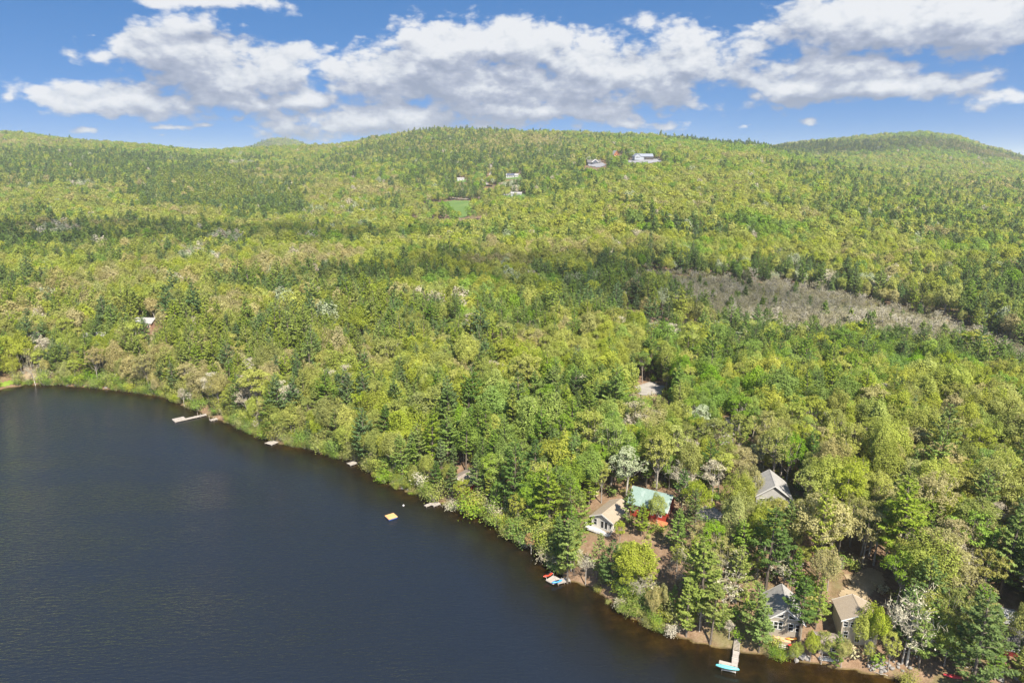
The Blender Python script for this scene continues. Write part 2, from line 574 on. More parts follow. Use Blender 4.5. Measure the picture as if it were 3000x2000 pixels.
def wood_deck(name, col, var=0.18):
    m, g = mat_new(name)
    oc = g.n('ShaderNodeTexCoord').outputs['Object']
    isl = g.n('ShaderNodeNewGeometry').outputs['Random Per Island']
    n1 = g.noise(oc, 1.6, 5.0, 0.65)
    n2 = g.noise(g.v('MULTIPLY', oc, (3.0, 22.0, 3.0)).outputs[0], 1.0, 3.0, 0.6)
    k = g.m('ADD', g.m('MULTIPLY', n1, 0.4), g.m('ADD', g.m('MULTIPLY', n2, 0.3), g.m('MULTIPLY', isl, 0.3)))
    c = g.mix(g.smooth(k, 0.25, 0.75), tuple(x * (1 - var) for x in col), tuple(min(1, x * (1 + var)) for x in col))
    p = g.n('ShaderNodeBsdfPrincipled', {'Base Color': c, 'Roughness': 0.8, 'Specular IOR Level': 0.25})
    finish(g, p.outputs[0])
    return m


def leaf_mat(name, cols, transl=0.48, patch=True):
    """cols: dark, mid, light leaf colours; varied per tree and per leaf"""
    m, g = mat_new(name)
    oi = g.n('ShaderNodeObjectInfo')
    rnd = oi.outputs['Random']
    isl = g.n('ShaderNodeNewGeometry').outputs['Random Per Island']
    k = g.m('ADD', g.m('MULTIPLY', rnd, 0.62), g.m('MULTIPLY', isl, 0.38))
    c = g.ramp(k, [(0.12, cols[0]), (0.5, cols[1]), (0.88, cols[2])])
    vv = g.m('ADD', 0.80, g.m('MULTIPLY', isl, 0.40))
    c = g.n('ShaderNodeHueSaturation', {'Hue': g.m('ADD', 0.488, g.m('MULTIPLY', g.m('FRACT', g.m('MULTIPLY', rnd, 7.13)), 0.024)),
                                        'Saturation': g.m('ADD', 0.88, g.m('MULTIPLY', g.m('FRACT', g.m('MULTIPLY', rnd, 3.7)), 0.22)),
                                        'Value': vv, 'Color': c}).outputs[0]
    d = g.n('ShaderNodeBsdfDiffuse', {'Color': c})
    tcol = g.mix(1.0, c, (1.0, 0.98, 0.62), 'MULTIPLY')
    t = g.n('ShaderNodeBsdfTranslucent', {'Color': tcol})
    mx = g.n('ShaderNodeMixShader', {0: transl, 1: d.outputs[0], 2: t.outputs[0]})
    finish(g, mx.outputs[0])
    return m


def bark_mat(name, col):
    m, g = mat_new(name)
    oc = g.n('ShaderNodeTexCoord').outputs['Object']
    n = g.noise(g.v('MULTIPLY', oc, (4.0, 4.0, 1.0)).outputs[0], 1.5, 4.0, 0.65)
    rnd = g.n('ShaderNodeObjectInfo').outputs['Random']
    c = g.mix(g.smooth(n, 0.3, 0.7), tuple(x * 0.65 for x in col), tuple(min(1, x * 1.3) for x in col))
    c = g.n('ShaderNodeHueSaturation', {'Value': g.m('ADD', 0.75, g.m('MULTIPLY', rnd, 0.5)), 'Color': c}).outputs[0]
    p = g.n('ShaderNodeBsdfDiffuse', {'Color': c})
    finish(g, p.outputs[0])
    return m


LEAF = {
    'yellow-green': leaf_mat('leaf_yellow_green', [(0.275, 0.325, 0.058), (0.37, 0.415, 0.078), (0.455, 0.48, 0.11)]),
    'fresh green': leaf_mat('leaf_fresh_green', [(0.175, 0.285, 0.045), (0.24, 0.36, 0.058), (0.315, 0.425, 0.08)]),
    'olive': leaf_mat('leaf_olive', [(0.255, 0.285, 0.075), (0.34, 0.36, 0.098), (0.42, 0.42, 0.135)]),
    'tan-budding': leaf_mat('leaf_tan_budding', [(0.335, 0.31, 0.13), (0.43, 0.395, 0.17), (0.5, 0.455, 0.215)]),
    'silvery': leaf_mat('leaf_silvery', [(0.25, 0.29, 0.165), (0.33, 0.375, 0.225), (0.41, 0.45, 0.29)], 0.25),
    'cream': leaf_mat('leaf_cream', [(0.34, 0.30, 0.21), (0.43, 0.39, 0.285), (0.51, 0.47, 0.36)], 0.2),
    'rusty': leaf_mat('leaf_rusty', [(0.362, 0.217, 0.072), (0.450, 0.290, 0.087), (0.551, 0.392, 0.116)], 0.2),
}
NEEDLE = {
    'dark green': leaf_mat('needle_dark_green', [(0.095, 0.155, 0.046), (0.13, 0.205, 0.056), (0.17, 0.25, 0.068)], 0.42),
    'mid-green': leaf_mat('needle_mid_green', [(0.15, 0.23, 0.052), (0.2, 0.29, 0.062), (0.255, 0.345, 0.078)], 0.42),
    'yellowish': leaf_mat('needle_yellowish', [(0.22, 0.285, 0.054), (0.285, 0.35, 0.066), (0.345, 0.4, 0.085)], 0.42),
    'blue-green': leaf_mat('needle_blue_green', [(0.12, 0.192, 0.07), (0.158, 0.242, 0.085), (0.2, 0.29, 0.1)], 0.42),
}
BARK = bark_mat('bark_grey', (0.30, 0.265, 0.225))
BARK_PINE = bark_mat('bark_pine', (0.145, 0.120, 0.095))
BARK_PALE = bark_mat('bark_pale', (0.40, 0.37, 0.32))
TWIG = bark_mat('twig_grey_brown', (0.30, 0.275, 0.16))
BARK_MARSH = bark_mat('bark_marsh', (0.26, 0.24, 0.16))
TWIG_PALE = bark_mat('twig_pale', (0.40, 0.37, 0.27))


def ground_material():
    m, g = mat_new('forest_floor')
    pos = g.n('ShaderNodeNewGeometry').outputs['Position']
    n1 = g.noise(pos, 0.045, 4.0, 0.6)
    n2 = g.noise(pos, 0.55, 5.0, 0.7)
    n3 = g.noise(pos, 4.5, 4.0, 0.7)
    litter = g.ramp(n2, [(0.25, (0.105, 0.062, 0.036)), (0.5, (0.175, 0.112, 0.068)), (0.75, (0.27, 0.19, 0.13))])
    litter = g.mix(g.smooth(n3, 0.42, 0.66, 0.0, 0.55), litter, (0.26, 0.19, 0.13))
    green = g.ramp(n3, [(0.3, (0.045, 0.062, 0.014)), (0.7, (0.12, 0.14, 0.04))])
    c = g.mix(g.smooth(n1, 0.52, 0.62, 0.0, 0.55), litter, green)
    sp = g.n('ShaderNodeSeparateXYZ', {0: pos})
    # sand, stones and weed at and below the water line
    weed = g.ramp(g.noise(pos, 0.28, 5.0, 0.65), [(0.34, (0.035, 0.028, 0.010)), (0.52, (0.085, 0.064, 0.026)), (0.68, (0.165, 0.122, 0.048))])
    c = g.mix(g.smooth(sp.outputs[2], 0.02, 0.30, 1.0, 0.0), c, weed)
    # beyond about three kilometres the wooded ridges are too far to tell trees apart
    wood = g.ramp(g.noise(pos, 0.02, 5.0, 0.7), [(0.3, (0.05, 0.075, 0.02)), (0.6, (0.12, 0.15, 0.035))])
    c = g.mix(g.smooth(sp.outputs[1], 3300.0, 3900.0), c, wood)
    bn = g.n('ShaderNodeBump', {'Strength': 0.7, 'Distance': 0.3, 'Height': n2})
    p = g.n('ShaderNodeBsdfPrincipled', {'Base Color': c, 'Roughness': 0.95, 'Normal': bn.outputs[0], 'Specular IOR Level': 0.1})
    finish(g, p.outputs[0])
    return m


def patch_material(name, stops, scale=0.5, fine=5.0):
    m, g = mat_new(name)
    pos = g.n('ShaderNodeNewGeometry').outputs['Position']
    n = g.m('ADD', g.m('MULTIPLY', g.noise(pos, scale, 4.0, 0.6), 0.6), g.m('MULTIPLY', g.noise(pos, fine, 4.0, 0.7), 0.4))
    c = g.ramp(n, stops)
    p = g.n('ShaderNodeBsdfPrincipled', {'Base Color': c, 'Roughness': 0.95, 'Specular IOR Level': 0.1})
    finish(g, p.outputs[0])
    return m


def water_material():
    m, g = mat_new('lake_water')
    geo = g.n('ShaderNodeNewGeometry')
    pos = geo.outputs['Position']
    rot = g.n('ShaderNodeMapping', {'Vector': pos, 'Rotation': (0, 0, R(-20)), 'Scale': (0.42, 1.25, 1.0)}).outputs[0]
    w1 = g.noise(rot, 1.15, 3.0, 0.55)
    rot2 = g.n('ShaderNodeMapping', {'Vector': pos, 'Rotation': (0, 0, R(14)), 'Scale': (0.6, 1.0, 1.0)}).outputs[0]
    w2 = g.noise(rot2, 3.2, 2.0, 0.5)
    gust = g.noise(g.v('MULTIPLY', pos, (0.6, 1.5, 1.0)).outputs[0], 0.014, 4.0, 0.6)
    hgt = g.m('ADD', g.m('MULTIPLY', w1, 1.0), g.m('MULTIPLY', w2, 0.28))
    st = g.smooth(gust, 0.36, 0.64, 0.36, 0.70)
    at = g.n('ShaderNodeAttribute', attribute_name='offshore').outputs['Fac']      # metres from the shore
    st = g.m('MULTIPLY', st, g.smooth(at, 4.0, 95.0, 0.14, 1.0))
    bn = g.n('ShaderNodeBump', {'Strength': st, 'Distance': 1.0, 'Height': hgt})
    fr = g.n('ShaderNodeFresnel', {'IOR': 1.333, 'Normal': bn.outputs[0]}).outputs[0]
    gl = g.n('ShaderNodeBsdfGlossy', {'Color': (1, 1, 1, 1), 'Roughness': 0.07, 'Normal': bn.outputs[0]})
    bodyc = g.mix(g.smooth(at, 4.0, 34.0), (0.0120, 0.0115, 0.0075), (0.0112, 0.0158, 0.0240))     # brown shallows, bluish deep water
    deep = g.n('ShaderNodeBsdfDiffuse', {'Color': bodyc})
    clear = g.n('ShaderNodeBsdfTransparent', {'Color': (0.50, 0.42, 0.26, 1)})
    nb = g.noise(pos, 0.06, 3.0, 0.6)
    reach = g.m('ADD', at, g.m('MULTIPLY', g.m('SUBTRACT', nb, 0.5), 14.0))
    body = g.n('ShaderNodeMixShader', {0: g.smooth(reach, -2.0, 15.0), 1: clear.outputs[0], 2: deep.outputs[0]})
    mx = g.n('ShaderNodeMixShader', {0: fr, 1: body.outputs[0], 2: gl.outputs[0]})
    finish(g, mx.outputs[0])
    return m


# ------------------------------------------------------------------ ground, lake, patches
def build_ground():
    verts = np.stack([_XX.ravel(), _YY.ravel(), _ZZ.ravel()], 1)
    idx = np.arange(NA * NR).reshape(NR, NA)
    faces = np.stack([idx[:-1, :-1].ravel(), idx[:-1, 1:].ravel(), idx[1:, 1:].ravel(), idx[1:, :-1].ravel()], 1)
    me = new_mesh('ground', verts, faces, [ground_material()], True)
    link('ground', me, kind='structure')


def build_lake():
    xs = np.concatenate([np.linspace(-3000, -420, 20)[:-1], np.arange(-420, 300, 3.0), np.linspace(300, 1500, 20)])
    ys = np.concatenate([np.linspace(-2500, 40, 14)[:-1], np.arange(40, 320, 3.0), [360, 420]])
    X, Y = np.meshgrid(xs, ys)
    d = shore_dist(X, Y)
    verts = np.stack([X.ravel(), Y.ravel(), np.zeros(X.size)], 1)
    idx = np.arange(X.size).reshape(X.shape)
    faces = np.stack([idx[:-1, :-1].ravel(), idx[:-1, 1:].ravel(), idx[1:, 1:].ravel(), idx[1:, :-1].ravel()], 1)
    dl = d.ravel()
    keep = (dl[faces].min(1) < 6)
    faces = faces[keep]
    me = new_mesh('lake', verts, faces, [water_material()], True)
    at = me.attributes.new('offshore', 'FLOAT', 'POINT')
    n = len(me.vertices)
    at.data.foreach_set('value', (np.maximum(-dl[:n], 0) / np.interp(verts[:n, 0], [-150, -20, 30, 70], [0.55, 0.6, 1.0, 1.7])).astype(np.float32))
    link('lake', me, kind='structure')


def drape(name, poly, step, lift, mat, edge=1.0, label=None):
    """sheet following the ground inside a world polygon, its outline roughened"""
    P = np.array(poly)
    x0, y0 = P.min(0)
    x1, y1 = P.max(0)
    xs, ys = np.arange(x0 - step, x1 + step * 2, step), np.arange(y0 - step, y1 + step * 2, step)
    X, Y = np.meshgrid(xs, ys)
    jx = X + (fbm(X, Y, step * 6, 3, 11) - 0.5) * edge * 4
    jy = Y + (fbm(X, Y, step * 6, 3, 23) - 0.5) * edge * 4
    ins = in_poly(jx, jy, poly)
    Z = tz(X, Y) + lift
    idx = np.arange(X.size).reshape(X.shape)
    faces = np.stack([idx[:-1, :-1].ravel(), idx[:-1, 1:].ravel(), idx[1:, 1:].ravel(), idx[1:, :-1].ravel()], 1)
    keep = ins.ravel()[faces].all(1)
    used = np.unique(faces[keep])
    if not len(used):
        return None
    remap = np.full(X.size, -1)
    remap[used] = np.arange(len(used))
    v = np.stack([X.ravel(), Y.ravel(), Z.ravel()], 1)[used]
    me = new_mesh(name, v, remap[faces[keep]], [mat], True)
    return link(name, me, kind='structure')


def strip(path, width):
    """polygon of a road strip along world points"""
    p = np.array(path, float)
    d = np.gradient(p, axis=0)
    d /= np.linalg.norm(d, axis=1, keepdims=True)
    n = np.stack([-d[:, 1], d[:, 0]], 1)
    w = np.broadcast_to(np.asarray(width, float), (len(p),))[:, None] / 2
    return [tuple(q) for q in np.vstack([p + n * w, (p - n * w)[::-1]])]


build_ground()
build_lake()

# ------------------------------------------------------------------ places worked out from the photo (pixel -> ground)
def hp(px, py):
    return hit(px, py)


BOG_PX = [(1800, 834), (1900, 836), (2050, 832), (2300, 846), (2480, 880), (2640, 915), (2780, 945), (2860, 985), (2990, 1035), (3150, 1090),
          (3150, 1190), (2980, 1150), (2800, 1085), (2600, 1040), (2400, 1010), (2200, 985), (2080, 950), (1960, 895)]
BOG = [tuple(on_z(px, py, 2.3)[:2]) for px, py in BOG_PX]
MEADOW = [tuple(hp(px, py)[:2]) for px, py in [(1205, 612), (1250, 596), (1330, 586), (1400, 588), (1425, 600), (1390, 612), (1370, 640), (1325, 640), (1300, 622)]]
DRIVE = [tuple(hp(px, py)[:2]) for px, py in [(1205, 594), (1250, 585), (1290, 578), (1330, 581), (1370, 584), (1400, 580), (1440, 573), (1490, 568)]]
ROAD = [tuple(hp(px, py)[:2]) for px, py in [(1425, 545), (1428, 530), (1436, 515), (1441, 500), (1438, 486), (1434, 470), (1432, 455)]]
CLEAR = {   # pale yards, tracks and clearings under the trees
    'gravel_yard': [[(1850, 1128), (1910, 1118), (1950, 1132), (1945, 1158), (1880, 1162)],
                    [(2105, 1300), (2120, 1240), (2160, 1225), (2195, 1225), (2185, 1252), (2150, 1270), (2135, 1305)],
                    [(2130, 1192), (2200, 1195), (2215, 1210), (2140, 1212)],
                    [(2040, 1498), (2090, 1480), (2120, 1500), (2110, 1535), (2050, 1535)]],
    'sandy_clearing': [[(2440, 1760), (2490, 1690), (2560, 1660), (2600, 1690), (2560, 1760), (2530, 1800), (2460, 1800)],
                       [(30, 1108), (75, 1093), (120, 1095), (110, 1110), (60, 1116)],
                       [(165, 1032), (230, 1030), (235, 1048), (170, 1056)]],
}
mat_marsh = patch_material('marsh_grass', [(0.3, (0.085, 0.09, 0.045)), (0.5, (0.165, 0.17, 0.095)), (0.72, (0.26, 0.25, 0.16))], 0.12, 1.5)
mat_grass = patch_material('meadow_grass', [(0.3, (0.075, 0.135, 0.034)), (0.5, (0.100, 0.165, 0.042)), (0.7, (0.15, 0.19, 0.06))], 0.03, 0.8)
mat_gravel = patch_material('pale_gravel', [(0.3, (0.21, 0.19, 0.17)), (0.5, (0.29, 0.27, 0.245)), (0.7, (0.37, 0.345, 0.32))], 0.25, 4.0)
mat_sand = patch_material('dry_grass_sand', [(0.3, (0.19, 0.145, 0.085)), (0.5, (0.29, 0.225, 0.14)), (0.7, (0.36, 0.295, 0.20))], 0.35, 4.0)
mat_stonefill = patch_material('grey_fill', [(0.3, (0.17, 0.17, 0.18)), (0.5, (0.235, 0.235, 0.25)), (0.7, (0.30, 0.30, 0.32))], 0.2, 2.0)
drape('marsh', BOG, 4.0, 0.25, mat_marsh, 2.0)
drape('meadow', MEADOW, 4.0, 0.30, mat_grass, 1.0)
drape('gravel_drive', strip(DRIVE, 5.0), 1.6, 0.5, mat_gravel, 0.2)
drape('dirt_road', strip(ROAD, [7, 7, 8, 7, 6, 5, 3]), 2.0, 0.6, mat_gravel, 0.4)
CLEAR_W = []
for nm, lst in CLEAR.items():
    for poly in lst:
        wp = [tuple(hp(px, py)[:2]) for px, py in poly]
        CLEAR_W.append(wp)
        drape(nm, wp, 0.45, 0.14, mat_gravel if nm == 'gravel_yard' else mat_sand, 1.1)
BANK = [tuple(hp(px, py)[:2]) for px, py in [(-60, 1138), (0, 1118), (60, 1112), (110, 1114), (140, 1123), (60, 1125), (0, 1136)]]
drape('grassy_bank', BANK, 1.0, 0.10, patch_material('bank_grass', [(0.3, (0.09, 0.15, 0.02)), (0.7, (0.20, 0.26, 0.04))], 0.4, 4.0), 0.5)
SHORE_BARE = [  # leaf litter seen bare of trees (photo pixels on the ground)
    [(1283, 1462), (1296, 1425), (1308, 1430), (1304, 1466)],
    [(2285, 1908), (2330, 1900), (2400, 1925), (2380, 1938), (2290, 1922)],
    [(2560, 1905), (2615, 1905), (2615, 1938), (2565, 1932)],
    [(2840, 1990), (2900, 1960), (3000, 1990), (3000, 2040), (2850, 2030)],
    [(560, 1195), (610, 1190), (640, 1205), (620, 1216)],
    [(205, 1130), (250, 1119), (285, 1123), (292, 1133)],
    [(1690, 1700), (1690, 1580), (1740, 1560), (1750, 1640), (1730, 1715)],
    [(1900, 1600), (1930, 1560), (1960, 1640), (1950, 1700), (1915, 1690)],
]
SHORE_BARE = [[tuple(hp(px, py)[:2]) for px, py in p] for p in SHORE_BARE]


# ------------------------------------------------------------------ trees: prototypes
def unit(v):
    return v / (np.linalg.norm(v, axis=-1, keepdims=True) + 1e-9)


def cards(C, N, U, L, W):
    """diamond leaf faces: centres, normals, long axes"""
    N = unit(N)
    U = unit(U - N * (U * N).sum(1, keepdims=True))
    V = np.cross(N, U)
    L = np.broadcast_to(L, (len(C),))[:, None] * 0.5
    W = np.broadcast_to(W, (len(C),))[:, None] * 0.5
    sh = U * L * 0.2
    v = np.stack([C + U * L, C + V * W + sh, C - U * L, C - V * W + sh], 1).reshape(-1, 3)
    f = np.arange(len(C) * 4).reshape(-1, 4)
    return v, f


class Bag:
    def __init__(s):
        s.v, s.f, s.n = [], [], 0

    def add(s, v, f):
        s.v.append(np.asarray(v, float))
        s.f.append(np.asarray(f) + s.n)
        s.n += len(v)

    def get(s):
        return np.vstack(s.v), np.vstack(s.f)


def broadleaf(seed, H=14.0, RAD=4.6, nleaf=2400, ls=0.5, limbs=True, sparse=0.0, nl=None, dome=False):
    r = np.random.default_rng(seed)
    tr, lf = Bag(), Bag()
    zb = H * r.uniform(0.28, 0.38)
    n = nl or int(r.integers(17, 24))
    cz, rz = (zb + H) / 2 + 0.03 * H, (H - zb) / 2
    lobes = []
    tries = 0
    while len(lobes) < n and tries < 800:
        tries += 1
        p = unit(r.normal(size=3)) * r.uniform(0.25, 0.78) ** 0.6
        if p[2] < -0.75:
            continue
        c = np.array([p[0] * RAD, p[1] * RAD, cz + p[2] * rz * 0.9])
        lr = RAD * (r.uniform(0.22, 0.38) if not nl else r.uniform(0.30, 0.46))
        if all(np.linalg.norm(c - q[0]) > 0.55 * (lr + q[1]) for q in lobes):
            lobes.append((c, lr))
    lobes.append((np.array([0, 0, H - RAD * 0.42]), RAD * 0.42))
    lean = r.normal(size=2) * 0.03 * H
    trunk = np.array([[0, 0, -0.6], [lean[0] * .2, lean[1] * .2, zb * 0.5], [lean[0] * .5, lean[1] * .5, zb], [lean[0], lean[1], cz]])
    r0 = 0.011 * H + 0.05
    tr.add(*tube(trunk, [r0 * 1.35, r0, r0 * 0.85, r0 * 0.45], 6))
    C, N = [], []
    if dome:
        cen = np.array([lean[0] * .8, lean[1] * .8, zb + (H - zb) * 0.46])
        rad3 = np.array([RAD, RAD, (H - zb) * 0.56])
        bd = unit(r.normal(size=(26, 3)) + np.array([0, 0, 0.45]))
        d = unit(r.normal(size=(nleaf * 2, 3)) + np.array([0, 0, 0.25]))
        d = d[d[:, 2] > -0.62][:nleaf]
        cosm = (d @ bd.T).max(1)
        f_ = 0.66 + 0.36 * np.exp(-((1 - cosm) / 0.05))
        asym = 1 + 0.16 * np.sin(2 * np.arctan2(d[:, 1], d[:, 0]) + seed) + 0.10 * np.sin(3 * np.arctan2(d[:, 1], d[:, 0]) + 2 * seed)
        p = cen + d * rad3 * (f_ * asym * r.uniform(0.80, 1.03, len(d)))[:, None]
        ok = (r.random(len(d)) > 0.5 * np.exp(-((1 - cosm) / 0.09)) * 0 + (cosm < 0.92) * 0.6)
        C.append(p[ok])
        N.append(unit(d[ok] * 0.9 + np.array([0, 0, 0.55]) + r.normal(size=(ok.sum(), 3)) * 0.5))
        if limbs:
            for _ in range(7):
                e = cen + unit(r.normal(size=3) + np.array([0, 0, .5])) * rad3 * 0.8
                tr.add(*tube([trunk[2], (trunk[2] + e) / 2 + r.normal(size=3) * .25, e], [r0 * .42, r0 * .25, r0 * .08], 4))
        lobes = []
    wsum = sum(q[1] ** 2 for q in lobes)
    for c, lr in lobes:
        k = max(8, int(nleaf * lr ** 2 / wsum))
        d = unit(r.normal(size=(k * 2, 3)) + np.array([0, 0, 0.35]))
        d = d[d[:, 2] > -0.55][:k]
        rad = lr * r.uniform(0.55, 1.08, size=(len(d), 1)) ** 0.7
        p = c + d * rad * np.array([1, 1, 0.78])
        # tufts inside the lobe: leave gaps between them
        g = np.sin(p[:, 0] * 2.6 + seed) * np.sin(p[:, 1] * 2.9 + 2 * seed) + np.sin(p[:, 2] * 3.1 + seed) * 0.6
        ok = g > (-0.55 + sparse + r.uniform(-0.25, 0.25, len(p)))
        C.append(p[ok])
        N.append(unit(d[ok] * 0.8 + np.array([0, 0, 0.7]) + r.normal(size=(ok.sum(), 3)) * 0.55))
        if limbs:
            s0 = trunk[2] + (trunk[3] - trunk[2]) * r.uniform(-0.15, 0.8)
            mid = (s0 + c) / 2 + np.array([0, 0, -0.04 * H]) + r.normal(size=3) * 0.2
            tr.add(*tube([s0, mid, c], [r0 * 0.42, r0 * 0.28, r0 * 0.13], 4))
            for _ in range(4):
                e = c + unit(r.normal(size=3) + np.array([0, 0, 0.2])) * lr * 0.95
                tr.add(*tube([mid * 0.3 + c * 0.7, (c + e) / 2 + r.normal(size=3) * .1, e], [r0 * 0.16, r0 * 0.10, r0 * 0.04], 3))
    C, N = np.vstack(C), np.vstack(N)
    U = unit(r.normal(size=C.shape))
    sz = ls * r.uniform(0.65, 1.25, len(C))
    v, f = cards(C, N, U, sz, sz * 0.72)
    lf.add(v, f)
    return tr.get(), lf.get()


def pine(seed, H=17.0, RAD=3.4, ncard=16, ls=0.75, base=0.26, dens=1.0, dead=True):
    """white pine: level whorls of plume-like boughs"""
    r = np.random.default_rng(seed)
    tr, lf = Bag(), Bag()
    r0 = 0.011 * H + 0.04
    bend = r.normal(size=2) * 0.015 * H
    zs = np.array([-0.6, 0.3 * H, 0.7 * H, H])
    tp = np.stack([bend[0] * (zs / H) ** 2, bend[1] * (zs / H) ** 2, zs], 1)
    tr.add(*tube(tp, [r0 * 1.25, r0 * 0.9, r0 * 0.5, 0.03], 6))
    z = H * base
    C, N, U, S = [], [], [], []
    while z < H * 0.985:
        t = (z / H - base) / (1 - base)
        prof = (0.55 + 0.45 * min(1, t / 0.25)) * (1 - max(0, t - 0.15) ** 1.25 * 1.12)
        prof = max(prof, 0.10)
        nb = int(r.integers(4, 7)) if t < 0.85 else 4
        a0 = r.uniform(0, 6.28)
        for b in range(nb):
            if r.random() < 0.10:
                continue
            az = a0 + b * 6.283 / nb + r.normal() * 0.28
            ln = RAD * prof * r.uniform(0.62, 1.18)
            up = r.uniform(-0.10, 0.18) + 0.75 * t ** 2
            d = np.array([math.cos(az), math.sin(az), 0])
            b0 = np.array([np.interp(z, zs, tp[:, 0]), np.interp(z, zs, tp[:, 1]), z])
            ss = np.array([0, 0.5, 1.0])
            pts = b0 + d * (ln * ss)[:, None] + np.array([0, 0, 1.0]) * (ln * (up * ss + 0.16 * ss ** 2.5 - 0.06 * np.sin(ss * 3.1)))[:, None]
            if ln > 0.7:
                tr.add(*tube(pts, [r0 * 0.20, r0 * 0.13, 0.012], 3))
            k = max(3, int(ncard * dens * ln / RAD * 1.25))
            s = 0.28 + 0.76 * r.random(k) ** 0.75
            side = np.array([-d[1], d[0], 0])
            sp = (0.10 + 0.34 * np.sin(np.clip(s, 0, 1) * 2.9)) * min(ln, 3.2) * 0.62
            off = r.uniform(-1, 1, k) * sp
            px = np.interp(s, ss, np.arange(3))
            i0 = np.clip(px.astype(int), 0, 1)
            P = pts[i0] + (pts[i0 + 1] - pts[i0]) * (px - i0)[:, None]
            P = P + side * off[:, None] + np.array([0, 0, 1.0]) * (r.normal(size=k) * 0.10 + 0.05 - 0.05 * np.abs(off))[:, None]
            C.append(P)
            dirn = d + side * (np.sign(off) * 0.75)[:, None] + r.normal(size=(k, 3)) * 0.25 + np.array([0, 0, 0.12])
            U.append(dirn)
            N.append(np.array([0, 0, 1.0]) + r.normal(size=(k, 3)) * 0.42 + d * 0.12)
            S.append(ls * r.uniform(0.7, 1.25, k) * (0.72 if t > 0.85 else 1.0))
        z += H * 0.062 * r.uniform(0.75, 1.3) * (1 - 0.35 * t)
    if dead:
        for _ in range(7):
            zz = H * r.uniform(0.08, base + 0.05)
            az = r.uniform(0, 6.28)
            e = np.array([math.cos(az), math.sin(az), 0.05]) * r.uniform(0.8, 2.2)
            tr.add(*tube([[0, 0, zz], [e[0], e[1], zz + e[2]]], [0.05, 0.012], 3))
    C, N, U, S = np.vstack(C), np.vstack(N), np.vstack(U), np.concatenate(S)
    v, f = cards(C, N, U, S, S * 0.46)
    lf.add(v, f)
    return tr.get(), lf.get()


def bare(seed, H=11.0, RAD=3.4, n1=9, n2=6, n3=9, tw=0.020, catkin=0, cs=0.3):
    """leafless or barely budding tree: limbs plus a haze of twigs"""
    r = np.random.default_rng(seed)
    tr, lf = Bag(), Bag()
    r0 = 0.010 * H + 0.04
    lean = r.normal(size=2) * 0.05 * H
    top = np.array([lean[0], lean[1], H * 0.62])
    tr.add(*tube([[0, 0, -0.5], [lean[0] * .3, lean[1] * .3, H * 0.3], top], [r0 * 1.2, r0 * 0.85, r0 * 0.5], 5))
    C = []
    for i in range(n1):
        t = r.uniform(0.38, 1.0)
        s = np.array([lean[0] * t, lean[1] * t, H * 0.62 * t])
        az = i * 2.4 + r.normal() * 0.3
        d = unit(np.array([math.cos(az), math.sin(az), r.uniform(0.45, 1.4)]))
        ln = RAD * r.uniform(0.7, 1.1) * (1.25 if d[2] > 0.7 else 1.0)
        e = s + d * ln
        m = (s + e) / 2 + r.normal(size=3) * 0.12 * ln
        tr.add(*tube([s, m, e], [r0 * 0.45, r0 * 0.28, r0 * 0.12], 4))
        for j in range(n2):
            u = r.uniform(0.35, 1.0)
            b = (s * (1 - u) + e * u) if u > 0.5 else (s * (1 - 2 * u) + m * 2 * u)
            d2 = unit(d * 0.7 + r.normal(size=3) * 0.7 + np.array([0, 0, 0.3]))
            l2 = ln * r.uniform(0.3, 0.6)
            e2 = b + d2 * l2
            tr.add(*tube([b, (b + e2) / 2 + r.normal(size=3) * 0.08, e2], [r0 * 0.13, r0 * 0.09, 0.014], 3))
            q = r.uniform(0.25, 1.0, (n3, 1))
            bb = b + (e2 - b) * q
            dd = unit(d2 * 0.6 + r.normal(size=(n3, 3)) * 0.75 + np.array([0, 0, 0.25]))
            L = l2 * r.uniform(0.35, 0.8, n3)
            v, f = cards(bb + dd * L[:, None] / 2, r.normal(size=(n3, 3)), dd, L, tw * 2.2)
            lf.add(v, f)
            if catkin:
                C.append((bb + dd * L[:, None])[r.random(n3) < catkin])
    if catkin:
        C = np.vstack(C)
        v, f = cards(C, r.normal(size=C.shape) + np.array([0, 0, .6]), r.normal(size=C.shape), cs * r.uniform(.6, 1.3, len(C)), cs * 0.7)
        lf.add(v, f)
    return tr.get(), lf.get()


def bush(seed, H=2.6, RAD=1.35, nleaf=1000, ls=0.16):
    r = np.random.default_rng(seed)
    tr, lf = Bag(), Bag()
    tips = []
    for i in range(9):
        az = i * 0.7 + r.normal() * .3
        e = np.array([math.cos(az) * RAD * r.uniform(.3, .9), math.sin(az) * RAD * r.uniform(.3, .9), H * r.uniform(.45, .9)])
        tr.add(*tube([[0, 0, -0.2], e * 0.5 + r.normal(size=3) * .1, e], [0.05, 0.035, 0.012], 3))
        tips.append(e)
    T = np.array(tips)[r.integers(0, 9, nleaf)] * np.where(r.random(nleaf) < .45, r.uniform(.3, .9, nleaf), 1.0)[:, None]
    C = T + r.normal(size=(nleaf, 3)) * np.array([.38, .38, .26]) * RAD * 0.75
    C[:, 2] = np.maximum(C[:, 2], 0.12)
    N = unit(C - np.array([0, 0, H * .3])) + np.array([0, 0, .7]) + r.normal(size=C.shape) * .5
    v, f = cards(C, N, r.normal(size=C.shape), ls * r.uniform(.6, 1.3, nleaf), ls * .7)
    lf.add(v, f)
    return tr.get(), lf.get()


def proto_meshes(kind, seed, **kw):
    fn = {'broadleaf': broadleaf, 'pine': pine, 'bare': bare, 'bush': bush}[kind]
    return fn(seed, **kw)


# near prototypes: (trunk mesh, crown mesh) per shape, crown copied per tone
PROTO = {}


